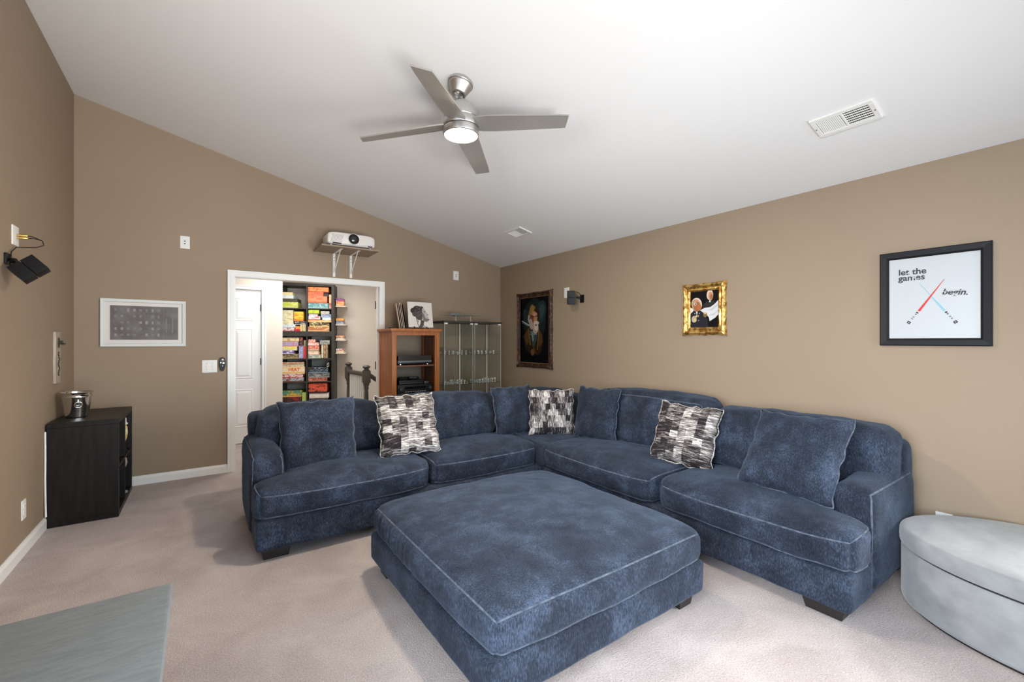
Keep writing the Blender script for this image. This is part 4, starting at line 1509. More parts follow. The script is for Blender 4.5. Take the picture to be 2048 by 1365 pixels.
for r in range(9):
    for c in range(9):
        x = -0.222 + c * 0.0135 + 0.002 * r
        mb.lathe([(0.0042, 0.0), (0.0042, 0.0012), (0.0, 0.0012)], 6, (x, -0.040 + r * 0.0095, 0.0), M=Mp)
mb.build('vent_grille', mat('grille_shadow_grey', (0.42, 0.39, 0.37, 1), rough=0.6), pj)
for x0_, x1_ in ((-0.205, -0.115), (0.175, 0.225)):
    mb = MB()
    mb.box((x0_, -0.064, -0.004), (x1_, -0.052, 0.002), M=Mp)
    mb.build('vent_slot', M_BLACKM, pj)
mb = MB()
mb.tube([(-0.24, -0.048, 0.001), (-0.05, -0.054, 0.001), (0.0, -0.060, 0.001), (0.08, -0.058, 0.001), (0.16, -0.048, 0.001), (0.245, -0.044, 0.001)], 0.0015, 5, M=Mp)
mb.build('seam_line', mat('grille_shadow_grey', (0.42, 0.39, 0.37, 1)), pj)
for x in (1.15, 1.58):
    for y in (5.10, 5.30):
        mb = MB()
        mb.lathe([(0.012, 0.0), (0.012, 0.020), (0.008, 0.045), (0.0, 0.045)], 12, (x, y, 2.394))
        mb.build('foot', M_OFFW, pj, smooth=40)

# ------------------------------------------------------------------ stereo cabinet
sc = thing('stereo_cabinet', 'tall cherry wood stereo cabinet right of the opening', 'cabinet', loc=(2.07, 5.13, 0))
CX0, CX1, CY0, CY1 = 1.772, 2.366, 4.905, 5.375
for nm, lo, hi, m, bv in (
        ('top_board', (CX0 - 0.022, CY0 - 0.025, 1.472), (CX1 + 0.022, CY1 + 0.005, 1.500), M_WOOD, 0.005),
        ('top_molding', (CX0 - 0.008, CY0 - 0.010, 1.458), (CX1 + 0.008, CY1, 1.472), M_WOOD, 0.003),
        ('side_panel', (CX0 + 0.006, CY0 + 0.04, 0.05), (CX0 + 0.024, CY1 - 0.04, 1.458), M_WOOD, 0.001),
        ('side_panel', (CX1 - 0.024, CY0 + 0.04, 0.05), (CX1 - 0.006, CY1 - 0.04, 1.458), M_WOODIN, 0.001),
        ('stile', (CX0, CY0, 0.0), (CX0 + 0.052, CY0 + 0.042, 1.458), M_WOOD, 0.002), ('stile', (CX1 - 0.058, CY0, 0.0), (CX1, CY0 + 0.042, 1.458), M_WOOD, 0.002),
        ('post', (CX0, CY1 - 0.06, 0.0), (CX0 + 0.03, CY1, 1.458), M_WOOD, 0.002), ('post', (CX1 - 0.03, CY1 - 0.06, 0.0), (CX1, CY1, 1.458), M_WOOD, 0.002),
        ('top_rail', (CX0 + 0.052, CY0 + 0.004, 1.424), (CX1 - 0.058, CY0 + 0.03, 1.458), M_WOOD, 0.001),
        ('bottom_rail', (CX0 + 0.052, CY0 + 0.004, 0.06), (CX1 - 0.058, CY0 + 0.03, 0.12), M_WOOD, 0.001),
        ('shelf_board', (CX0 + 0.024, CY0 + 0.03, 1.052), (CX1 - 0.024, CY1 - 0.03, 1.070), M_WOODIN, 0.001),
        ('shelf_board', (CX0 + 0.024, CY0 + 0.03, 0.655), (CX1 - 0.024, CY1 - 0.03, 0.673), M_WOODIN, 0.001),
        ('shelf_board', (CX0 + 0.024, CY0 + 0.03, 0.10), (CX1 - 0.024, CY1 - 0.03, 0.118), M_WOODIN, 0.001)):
    mb = MB()
    mb.box(lo, hi, bv)
    mb.build(nm, m, sc)

tt = thing('turntable', 'grey turntable with dust cover on the upper shelf of the stereo cabinet', 'turntable', loc=(2.07, 5.12, 1.07))
mb = MB()
mb.box((1.858, 4.955, 1.098), (2.285, 5.29, 1.122), 0.004)
mb.build('plinth', mat('grey_plinth', (0.085, 0.095, 0.095, 1), rough=0.4), tt, smooth=40)
mb = MB()
mb.box((1.858, 4.965, 1.085), (2.285, 5.28, 1.099), 0.003)
mb.build('plinth_base', M_BLACKP, tt, smooth=40)
for x in (1.90, 2.243):
    for y in (4.99, 5.25):
        mb = MB()
        mb.lathe([(0.0, 0.0), (0.018, 0.0), (0.02, 0.006), (0.016, 0.017), (0.0, 0.017)], 16, (x, y, 1.070))
        mb.build('foot', M_CHROME, tt, smooth=40)
mb = MB()
mb.lathe([(0.0, 0.0), (0.145, 0.0), (0.148, 0.004), (0.148, 0.016), (0.142, 0.020), (0.0, 0.020)], 40, (2.03, 5.13, 1.122))
mb.build('platter', M_BLACKP, tt, smooth=40)
mb = MB()
mb.lathe([(0.018, 0.0), (0.018, 0.018), (0.012, 0.02), (0.0, 0.02)], 16, (2.235, 5.22, 1.122))
mb.tube([(2.235, 5.22, 1.148), (2.238, 5.10, 1.150), (2.21, 5.02, 1.147)], 0.004, 8)
mb.build('tonearm', M_CHROME, tt, smooth=40)
mb = MB()
cvx = [(1.863, 4.962), (2.280, 4.962), (2.280, 5.283), (1.863, 5.283)]
mb.box((1.862, 4.960, 1.176), (2.281, 5.285, 1.180), 0.001, seg=1)
mb.box((1.862, 4.960, 1.124), (2.281, 4.963, 1.177), 0.0005, seg=1)
mb.box((1.862, 5.282, 1.124), (2.281, 5.285, 1.177), 0.0005, seg=1)
mb.box((1.862, 4.963, 1.124), (1.865, 5.282, 1.177), 0.0005, seg=1)
mb.box((2.278, 4.963, 1.124), (2.281, 5.282, 1.177), 0.0005, seg=1)
mb.build('dust_cover', mat('smoked_acrylic', (0.014, 0.014, 0.016, 1), rough=0.15, spec=0.4), tt)

rc = thing('stereo_receiver', 'wide black stereo receiver on the lower shelf of the cabinet', 'receiver', loc=(2.07, 5.12, 0.673))
mb = MB()
mb.box((1.850, 4.945, 0.683), (2.290, 5.28, 0.838), 0.004)
mb.build('case', M_BLACKP, rc, smooth=40)
for x, z, r in ((1.885, 0.79, 0.020), (2.255, 0.79, 0.020), (1.90, 0.735, 0.008), (2.23, 0.735, 0.008)):
    mb = MB()
    mb.lathe([(r, 0.0), (r, 0.018), (r * 0.9, 0.022), (0.0, 0.022)], 18, M=frame_matrix((1, 0, 0), (0, 0, 1), (0, -1, 0), (x, 4.945, z)))
    mb.build('knob', M_DGREY, rc, smooth=40)
for k in range(9):
    mb = MB()
    mb.box((1.945 + k * 0.030, 4.940, 0.752), (1.963 + k * 0.030, 4.946, 0.758), 0.001)
    mb.build('button', M_SILV, rc)
for k in range(6):
    mb = MB()
    mb.box((1.98 + k * 0.032, 4.941, 0.722), (1.992 + k * 0.032, 4.946, 0.728), 0.001)
    mb.build('button', M_DGREY, rc)
mb = MB()
mb.box((1.94, 4.9435, 0.785), (2.20, 4.946, 0.815), 0.001)
mb.build('display', mat('dark_display', (0.006, 0.006, 0.007, 1), rough=0.12), rc)
for x in (1.88, 2.26):
    mb = MB()
    mb.lathe([(0.0, 0.0), (0.018, 0.0), (0.018, 0.012), (0.0, 0.012)], 14, (x, 4.99, 0.672))
    mb.build('foot', M_BLACKP, rc, smooth=40)
dp = thing('disc_player', 'slim black disc player stacked on the stereo receiver', 'player', loc=(2.02, 5.10, 0.838))
mb = MB()
mb.box((1.872, 4.950, 0.846), (2.172, 5.20, 0.890), 0.004)
mb.build('case', M_BLACKP, dp, smooth=40)
mb = MB()
mb.box((1.876, 4.947, 0.850), (2.168, 4.952, 0.857), 0.001)
mb.build('trim_strip', M_DGREY, dp)
for x in (1.90, 2.14):
    mb = MB()
    mb.lathe([(0.0, 0.0), (0.012, 0.0), (0.012, 0.009), (0.0, 0.009)], 12, (x, 4.98, 0.838))
    mb.build('foot', M_BLACKP, dp)


def controller(x, y, z, rz, label):
    o = thing('game_controller', label, 'controller', loc=(x, y, z), rz=rz)
    b = MB()
    b.box((-0.055, -0.03, 0.004), (0.055, 0.03, 0.034), 0.012, seg=3)
    for s in (-1, 1):
        b.tube([(s * 0.05, 0.01, 0.02), (s * 0.062, -0.02, 0.018), (s * 0.066, -0.05, 0.014)], 0.016, 10, r2=0.011)
    b.build('body', M_BLACKP, o, local=True, smooth=50)
    for s in (-1, 1):
        q = MB()
        q.lathe([(0.005, 0.033), (0.005, 0.041), (0.009, 0.043), (0.0, 0.045)], 12, (s * 0.024, -0.012, 0))
        q.build('thumbstick', M_DGREY, o, local=True, smooth=40)
    return o


controller(1.945, 5.03, 0.890, 0.2, 'left black game controller on the slim disc player')
controller(2.085, 5.06, 0.890, -0.3, 'right black game controller on the slim disc player')
mb = MB()
mb.box((2.195, 4.97, 0.838), (2.255, 5.05, 0.866), 0.006)
tag(mb.build('remote_sensor', M_DGREY, smooth=40), 'small grey box on the receiver right of the disc player', 'box')

# records on top of the stereo cabinet
al = thing('album_cover', 'white album cover with a grey profile portrait standing on the stereo cabinet', 'record', M=frame_matrix((1, 0, 0), (0, 0.17, 0.985), (0, -0.985, 0.17), (2.012, 5.005, 1.521)))
mb = MB()
mb.box((0, 0, -0.004), (0.318, 0.315, 0.0), 0.001, seg=1)
mb.build('sleeve', mat('white_sleeve', (0.66, 0.63, 0.59, 1), rough=0.5), al, local=True)
K1, K2, K3, K4 = (0.045, 0.037, 0.035, 1), (0.085, 0.07, 0.065, 1), (0.19, 0.165, 0.15, 1), (0.45, 0.42, 0.39, 1)
it = [(ell(0.075, 0.205, 0.042, 0.037), K1), (ell(0.135, 0.205, 0.072, 0.062), K1), (ell(0.15, 0.165, 0.058, 0.075), K2), (ell(0.12, 0.235, 0.05, 0.034), K1), (ell(0.17, 0.235, 0.038, 0.032), K1), (ell(0.095, 0.165, 0.042, 0.035), K2),
      ([(0.185, 0.235), (0.205, 0.245), (0.225, 0.225), (0.235, 0.195), (0.262, 0.165), (0.250, 0.152), (0.262, 0.120), (0.285, 0.098), (0.262, 0.090), (0.24, 0.072), (0.205, 0.075), (0.185, 0.11)], K4),
      ([(0.185, 0.19), (0.205, 0.17), (0.222, 0.12), (0.285, 0.098), (0.262, 0.088), (0.24, 0.070), (0.20, 0.078), (0.178, 0.12)], K3),
      ([(0.16, 0.10), (0.205, 0.08), (0.195, 0.04), (0.20, 0.0), (0.125, 0.0), (0.15, 0.04)], K2), ([(0.195, 0.03), (0.215, 0.02), (0.225, 0.0), (0.17, 0.0)], K4),
      (seg(0.10, 0.14, 0.125, 0.01, 0.006, 0.003), K2), (seg(0.12, 0.12, 0.128, 0.06, 0.003, 0.003), K1), (ell(0.214, 0.195, 0.010, 0.005, -0.4), K1), (seg(0.203, 0.205, 0.228, 0.203, 0.0018, 0.001), K2), (ell(0.255, 0.158, 0.008, 0.006), K2), (ell(0.186, 0.115, 0.006, 0.009), K4)]
for k in range(16):
    x, y = 0.115 + 0.006 * k % 0.07, 0.13 + (k * 37 % 11) * 0.011
    it.append((seg(x, y, x + 0.018, y + 0.022, 0.0014, 0.0008), K3))
for x, y, r in ((0.167, 0.262, .006), (0.12, 0.245, .004), (0.15, 0.225, .004), (0.10, 0.21, .004)):
    it.append((ell(x, y, r, r, n=10), K4))
shapes('printed_portrait', it, al, 0.0, 0.00004)
st = thing('display_easel', 'low black stand holding the white album cover upright', 'stand', loc=(2.17, 4.98, 1.50))
mb = MB()
mb.box((2.055, 4.965, 1.500), (2.255, 5.02, 1.5065), 0.001, seg=1)
for x in (2.075, 2.235):
    mb.tube([(x, 4.975, 1.505), (x, 4.985, 1.520), (x, 4.984, 1.532)], 0.006, 8)
mb.build('ledge', M_BLACKM, st, smooth=40)
for k, (x, c, top, lab) in enumerate(((1.905, (0.62, 0.50, 0.38, 1), 0.305, 'cream record sleeve leftmost in the leaning row on the stereo cabinet'), (1.925, (0.30, 0.20, 0.13, 1), 0.300, 'brown record sleeve second from left in the leaning row on the cabinet'),
                                (1.945, (0.66, 0.46, 0.25, 1), 0.318, 'tan record sleeve in the middle of the leaning row on the stereo cabinet'), (1.963, (0.42, 0.27, 0.15, 1), 0.308, 'dark tan record sleeve right of the tan one on the cabinet'),
                                (1.985, (0.015, 0.013, 0.015, 1), 0.305, 'black record sleeve just left of the white album cover'))):
    M = Matrix.Translation((x, 5.01, 1.500)) @ Matrix.Rotation(rad(-19), 4, 'Z') @ Matrix.Rotation(rad(-9), 4, 'Y')
    o = thing('record_sleeve', lab, 'record', M=M, group='records on the stereo cabinet')
    mb = MB()
    mb.box((0, 0, 0), (0.006, 0.31, top), 0.001, seg=1)
    mb.build('jacket', mat('sleeve_card_%d' % k, c, rough=0.6), o, local=True)
    mb = MB()
    mb.box((0.0015, -0.0012, 0.004), (0.0045, 0.3, top - 0.004))
    mb.build('inner_sleeve', mat('inner_paper', (0.6, 0.56, 0.5, 1), rough=0.7) if k < 4 else M_BLACKM, o, local=True)
mb = MB()
mb.lathe([(0.0, 0.0), (0.022, 0.0), (0.024, 0.006), (0.02, 0.014), (0.0, 0.018)], 18, (1.80, 5.03, 1.50), sx=1.5)
tag(mb.build('black_puck', M_BLACKM, smooth=50), 'small round black object on the left end of the stereo cabinet', 'ornament')

# ------------------------------------------------------------------ glass display cabinets
def glass_cabinet(x0, label):
    y0, y1, zt = 5.005, 5.375, 1.612
    x1 = x0 + 0.428
    o = thing('glass_display_cabinet', label, 'cabinet', loc=((x0 + x1) / 2, (y0 + y1) / 2, 0), group='glass display cabinets by the back wall')
    b = MB()
    b.box((x0 - 0.003, y0 - 0.008, zt - 0.022), (x1 + 0.003, y1, zt), 0.002)
    b.build('top_board', M_ESP2, o)
    b = MB()
    b.box((x0, y0, 0.0), (x1, y1, 0.06), 0.002)
    b.build('base', M_ESP2, o)
    for nm, lo, hi in (('glass_pane', (x0, y0 + 0.004, 0.06), (x0 + 0.004, y1, zt - 0.022)), ('glass_pane', (x1 - 0.004, y0 + 0.004, 0.06), (x1, y1, zt - 0.022)),
                       ('glass_pane', (x0 + 0.004, y1 - 0.006, 0.06), (x1 - 0.004, y1 - 0.002, zt - 0.022)), ('glass_door', (x0 + 0.006, y0 - 0.004, 0.065), (x1 - 0.006, y0, zt - 0.026))):
        b = MB()
        b.box(lo, hi)
        g = b.build(nm, M_GLASS, o)
        if nm == 'glass_door':
            for px_ in (x0 + 0.03, x1 - 0.03):
                q = MB()
                q.box((px_ - 0.02, y0 - 0.008, zt - 0.042), (px_ + 0.02, y0 + 0.004, zt - 0.026), 0.002)
                q.build('hinge_clip', M_WHITEP, g)
    EDG = mat('polished_glass_edge', (0.55, 0.55, 0.51, 1), rough=0.25, spec=0.5)
    EDD = mat('dark_glass_edge', (0.03, 0.032, 0.03, 1), rough=0.3)
    for ex_, ey, wd, em in ((x0 + 0.005, y0 - 0.001, 0.005, EDG), (x1 - 0.010, y0 - 0.001, 0.005, EDG), (x0, y0 + 0.001, 0.005, EDD), (x1 - 0.005, y0 + 0.001, 0.005, EDD), (x1 - 0.018, y1 - 0.016, 0.013, M_TRIM)):
        b = MB()
        b.box((ex_, ey, 0.06), (ex_ + wd, ey + 0.006, zt - 0.022))
        b.build('edge_strip', em, o)
    for z in (0.42, 0.795, 1.175):
        b = MB()
        b.box((x0 + 0.006, y0 + 0.012, z), (x1 - 0.006, y1 - 0.01, z + 0.005))
        b.build('glass_shelf', M_GLASS, o)
        b = MB()
        b.box((x0 + 0.006, y0 + 0.008, z), (x1 - 0.006, y0 + 0.012, z + 0.005))
        b.build('shelf_edge', mat('green_glass_edge', (0.10, 0.11, 0.10, 1), rough=0.2), o)
    return o


glass_cabinet(2.474, 'left glass display cabinet beside the stereo cabinet')
glass_cabinet(2.912, 'right glass display cabinet in the room corner')
M_FIG = mat('clear_resin_grey', (0.50, 0.51, 0.48, 1), rough=0.15, spec=0.7, color2=(0.20, 0.20, 0.19, 1), nscale=30)
M_FIG2 = mat('pale_resin', (0.70, 0.70, 0.62, 1), rough=0.2, spec=0.7)


def fig_mesh(kind):
    b = MB()
    if kind == 0:
        b.lathe([(0.0, 0.0), (0.016, 0.0), (0.016, 0.004), (0.006, 0.008), (0.008, 0.03), (0.004, 0.04), (0.008, 0.048), (0.006, 0.056), (0.0, 0.06)], 10)
    elif kind == 1:
        b.lathe([(0.0, 0.0), (0.014, 0.0), (0.014, 0.004), (0.004, 0.008), (0.004, 0.02), (0.012, 0.03), (0.018, 0.05), (0.016, 0.05), (0.0, 0.03)], 10)
    else:
        b.lathe([(0.0, 0.0), (0.018, 0.0), (0.018, 0.005), (0.004, 0.008), (0.004, 0.016), (0.0, 0.016)], 10)
        b.prism([(-0.026, 0.016), (0.026, 0.018), (0.03, 0.026), (0.006, 0.040), (-0.02, 0.030)], -0.005, 0.005, 'y')
    o = b.build('tmp', M_FIG if kind != 1 else M_FIG2, smooth=40)
    me = o.data
    bpy.data.objects.remove(o)
    return me


FIG = [fig_mesh(k) for k in range(3)]
rnd = random.Random(11)
for ci, (cx, side) in enumerate(((2.474, 'left'), (2.912, 'right'))):
    for z, shelf, cnt in ((0.80, 'lower', 18), (1.18, 'upper', 11)):
        for k in range(cnt):
            o = bpy.data.objects.new('miniature', FIG[rnd.randrange(3)])
            COL.objects.link(o)
            cols = (cnt + 1) // 2
            o.location = (cx + 0.035 + (k % cols) * (0.365 / cols) + rnd.uniform(-.004, .004), 5.05 + (k // cols) * 0.12 + rnd.uniform(-0.012, 0.012), z)
            o.rotation_euler = (0, 0, rnd.uniform(0, 6))
            o.scale = (0.85, 0.85, rnd.uniform(0.8, 1.15))
            tag(o, 'tiny clear grey miniature on the %s shelf of the %s glass cabinet' % (shelf, side), 'miniature', 'miniatures on the %s shelf of the %s glass cabinet' % (shelf, side))


def model_ship(x, y, z, rz, s, label, flat=False, m=None, zstand=0.07):
    """long pointed hull on two clear props"""
    o = thing('model_ship', label, 'model', M=Matrix.Translation((x, y, z)) @ Matrix.Rotation(rz, 4, 'Z'))
    b = MB()
    secs = [(-1.0, 0.004, 0.004), (-0.85, 0.035, 0.016), (-0.5, 0.10, 0.026), (-0.2, 0.13, 0.034), (0.0, 0.10, 0.028), (0.3, 0.05, 0.018), (0.7, 0.022, 0.008), (1.0, 0.003, 0.002)]
    vs, fs = [], []
    n = 12
    for (t, w, h) in secs:
        for k in range(n):
            a = 2 * PI * k / n
            vs.append((t * s, w * s * math.cos(a) * 1.2, zstand + h * s * 1.2 * math.sin(a)))
    for i in range(len(secs) - 1):
        for k in range(n):
            fs.append([i * n + k, i * n + (k + 1) % n, (i + 1) * n + (k + 1) % n, (i + 1) * n + k])
    fs += [list(range(n)), [(len(secs) - 1) * n + k for k in range(n)]]
    b._new(vs, fs)
    b.build('hull', m, o, local=True, smooth=50)
    b = MB()
    b.box((-0.55 * s, -0.03 * s, zstand + 0.02 * s), (-0.15 * s, 0.03 * s, zstand + 0.065 * s), 0.004)
    b.box((-0.45 * s, -0.16 * s, zstand - 0.045 * s), (-0.12 * s, 0.16 * s, zstand - 0.02 * s), 0.004)
    b.build('superstructure', m, o, local=True)
    for px_ in (-0.35, 0.35):
        b = MB()
        b.lathe([(0.0, 0.0), (0.018, 0.0), (0.012, 0.01), (0.006, 0.03), (0.005, zstand), (0.0, zstand)], 12, (px_ * s, 0, 0))
        b.build('prop', mat('tan_acrylic_prop', (0.45, 0.36, 0.27, 1), rough=0.3), o, local=True, smooth=40)
    return o


M_SHIP = mat('grey_green_hull', (0.13, 0.155, 0.15, 1), rough=0.5, color2=(0.24, 0.27, 0.26, 1), nscale=24)
model_ship(2.83, 5.15, 1.612, -0.06, 0.31, 'long grey model ship on two props on top of the glass cabinets', m=M_SHIP, zstand=0.085)
M_SHIP2 = mat('grey_translucent_hull', (0.26, 0.26, 0.24, 1), rough=0.4)
model_ship(2.66, 5.24, 1.18, 0.1, 0.16, 'grey model ship on the upper shelf of the left glass cabinet', m=M_SHIP2, zstand=0.06)
model_ship(3.12, 5.24, 1.18, -0.1, 0.16, 'grey model ship on the upper shelf of the right glass cabinet', m=M_SHIP2, zstand=0.06)

# ------------------------------------------------------------------ ceiling vents
def ceiling_vent(x, y, label):
    o = thing('ceiling_vent', label, 'vent', M=on_ceiling(x, y), group='supply vents in the sloped ceiling')
    hw, hh = 0.147, 0.090
    b = MB()
    for lo, hi in (((-hw, -hh, 0), (hw, -hh + 0.028, 0.012)), ((-hw, hh - 0.028, 0), (hw, hh, 0.012)), ((-hw, -hh + 0.028, 0), (-hw + 0.025, hh - 0.028, 0.012)), ((hw - 0.025, -hh + 0.028, 0), (hw, hh - 0.028, 0.012)), ((-0.006, -hh + 0.028, 0), (0.006, hh - 0.028, 0.011))):
        b.box(lo, hi, 0.002, seg=1)
    b.build('frame', M_WHITEP, o, local=True)
    b = MB()
    b.box((-hw + 0.02, -hh + 0.02, 0.0004), (-0.003, hh - 0.02, 0.0010))
    b.build('duct_shade_plate', mat('grey_duct_shade', (0.13, 0.125, 0.115, 1), rough=0.8), o, local=True)  # thin plates on the ceiling face; the duct's shade is put into their colour
    b = MB()
    b.box((0.003, -hh + 0.02, 0.0004), (hw - 0.02, hh - 0.02, 0.0010))
    b.build('duct_shade_plate', M_BLACKM, o, local=True)
    for k in range(13):
        b = MB()
        u = -0.1155 + k * 0.0086
        Mx = Matrix.Translation((u, 0, 0.008)) @ Matrix.Rotation(rad(30), 4, 'Y')
        b.box((-0.0032, -hh + 0.028, -0.0005), (0.0032, hh - 0.028, 0.0005), M=Mx)
        b.build('slat', M_WHITEP, o, local=True)
    for k in range(6):
        b = MB()
        v = -0.056 + k * 0.0205
        Mx = Matrix.Translation((0.063, v, 0.008)) @ Matrix.Rotation(rad(-30), 4, 'X')
        b.box((-0.058, -0.0028, -0.0005), (0.058, 0.0028, 0.0005), M=Mx)
        b.build('slat', M_WHITEP, o, local=True)
    for k in range(13):
        b = MB()
        u = 0.013 + k * 0.0086
        b.box((u - 0.0012, -hh + 0.028, 0.001), (u + 0.0012, hh - 0.028, 0.005))
        b.build('damper_blade', mat('grey_damper', (0.40, 0.39, 0.37, 1), rough=0.6), o, local=True)
    for u in (-hw + 0.010, hw - 0.010):
        b = MB()
        b.lathe([(0.004, 0.011), (0.004, 0.0135), (0.0, 0.014)], 10, (u, 0, 0))
        b.build('screw', M_DGREY, o, local=True)
    return o


ceiling_vent(2.935, 0.938, 'white louvred vent in the ceiling at right, nearest the camera')
ceiling_vent(2.938, 4.055, 'small white louvred vent in the ceiling near the far corner')

# ------------------------------------------------------------------ ceiling fan
FX, FY = 1.333, 2.455
FZC = ceil_z(FX)
fan = thing('ceiling_fan', 'brushed nickel four blade ceiling fan with a lit light in the sloped ceiling', 'fan', loc=(FX, FY, FZC))
kk = 1 / math.sqrt(1 + SL * SL)
Mc = frame_matrix((0, -1, 0), (-kk, 0, SL * kk), (-SL * kk, 0, -kk), (FX, FY, FZC))
mb = MB()
mb.lathe([(0.0, 0.0), (0.078, 0.0), (0.079, 0.016), (0.075, 0.020), (0.0, 0.020)], 48, M=Mc)
mb.build('canopy_plate', M_NICKEL, fan, smooth=35)
mb = MB()
mb.lathe([(0.074, 0.022), (0.0735, 0.027), (0.071, 0.030), (0.050, 0.078), (0.046, 0.083), (0.038, 0.085), (0.033, 0.080), (0.030, 0.055), (0.0, 0.055)], 48, M=Mc)
mb.build('canopy', M_NICKEL, fan, smooth=35)
mb = MB()
mb.lathe([(0.0, 2.86), (0.0125, 2.86), (0.0125, 2.925), (0.022, 2.928), (0.026, 2.940), (0.020, 2.955), (0.0, 2.96)], 24, (FX, FY, 0))
mb.build('downrod', M_NICKEL, fan, smooth=35)
mb = MB()
mb.lathe([(0.0, 2.825), (0.036, 2.825), (0.039, 2.835), (0.039, 2.862), (0.034, 2.872), (0.016, 2.884), (0.0, 2.884)], 32, (FX, FY, 0))
mb.build('coupling', M_NICKEL, fan, smooth=35)
mb = MB()
mb.lathe([(0.0, 2.752), (0.104, 2.752), (0.108, 2.757), (0.108, 2.810), (0.100, 2.822), (0.070, 2.832), (0.0, 2.832)], 48, (FX, FY, 0))
mb.build('motor_housing', M_NICKEL, fan, smooth=35)
mb = MB()
mb.lathe([(0.0, 2.748), (0.101, 2.748), (0.101, 2.753), (0.0, 2.753)], 48, (FX, FY, 0))
mb.build('shadow_gap', M_BLACKM, fan)
mb = MB()
mb.lathe([(0.0, 2.700), (0.111, 2.700), (0.113, 2.704), (0.113, 2.744), (0.110, 2.749), (0.0, 2.749)], 48, (FX, FY, 0))
mb.build('lower_housing', M_NICKEL, fan, smooth=35)
mb = MB()
mb.lathe([(0.108, 2.694), (0.108, 2.702), (0.0, 2.702), (0.0, 2.694)], 48, (FX, FY, 0))
mb.build('shadow_gap', M_BLACKM, fan)
mb = MB()
mb.lathe([(0.098, 2.655), (0.104, 2.650), (0.110, 2.654), (0.113, 2.664), (0.113, 2.692), (0.110, 2.696), (0.099, 2.696), (0.098, 2.655)], 48, (FX, FY, 0), cap=False)
mb.build('light_ring', M_NICKEL, fan, smooth=35)
mb = MB()
mb.lathe([(0.0, 2.634), (0.04, 2.6365), (0.075, 2.6435), (0.097, 2.655), (0.098, 2.662), (0.0, 2.662)], 48, (FX, FY, 0))
mb.build('light_diffuser', mat('lit_opal_glass', (1.0, 0.86, 0.66, 1), emit=450.0), fan, smooth=60)
ZBL = 2.700
bl_pts = [(0.080, -0.056), (0.13, -0.066), (0.20, -0.070), (0.62, -0.053), (0.685, -0.046), (0.655, 0.056), (0.62, 0.058), (0.20, 0.070), (0.13, 0.066), (0.080, 0.054)]


def blade(angle):
    b = MB()
    Mb_ = Matrix.Translation((FX, FY, ZBL + 0.025)) @ Matrix.Rotation(angle, 4, 'Z') @ Matrix.Rotation(rad(4.5), 4, 'Y') @ Matrix.Rotation(rad(-13), 4, 'X')
    b.prism(bl_pts, -0.004, 0.004, 'z', M=Mb_)
    return b.build('fan_blade', M_BLADE, fan)


for a in (224.5, 312, 136.5, 46.5):
    blade(rad(a))

# ------------------------------------------------------------------ game shelf in the hall
Msh = frame_matrix(AU, -AN, (0, 0, 1), SH0)          # local: x along the shelf, y into it, z up
DEP = 0.385


def shelf_unit(z0, rows, label):
    h = rows * 0.335 + (rows - 1) * 0.0165 + 0.076
    o = thing('game_shelf', label, 'shelf', M=Msh @ Matrix.Translation((0, 0, z0)))
    P = [('top_panel', (0, 0, h - 0.038), (0.77, DEP, h)), ('bottom_panel', (0, 0, 0), (0.77, DEP, 0.038)), ('side_panel', (0, 0, 0.038), (0.038, DEP, h - 0.038)), ('side_panel', (0.732, 0, 0.038), (0.77, DEP, h - 0.038))]
    for r in range(1, rows):
        z = 0.038 + r * 0.3515 - 0.0165
        P.append(('shelf_board', (0.038, 0.002, z), (0.732, DEP, z + 0.0165)))
    for r in range(rows):
        z = 0.038 + r * 0.3515
        P.append(('divider', (0.3768, 0.003, z), (0.3932, DEP, z + 0.335)))
    for nm, lo, hi in P:
        b = MB()
        b.box(lo, hi)
        b.build(nm, M_ESP2, o, local=True)
    return h


H1 = shelf_unit(0.0, 4, 'dark brown lower cube shelf full of board games in the hall')
H2 = shelf_unit(H1, 2, 'dark brown two row cube shelf stacked on the lower one in the hall')
row_z = {'F': 0.038, 'E': 0.038 + 0.3515, 'D': 0.038 + 2 * 0.3515, 'C': 0.038 + 3 * 0.3515, 'B': H1 + 0.038, 'A': H1 + 0.038 + 0.3515}


def C(r, g, b):
    return lin(r, g, b)


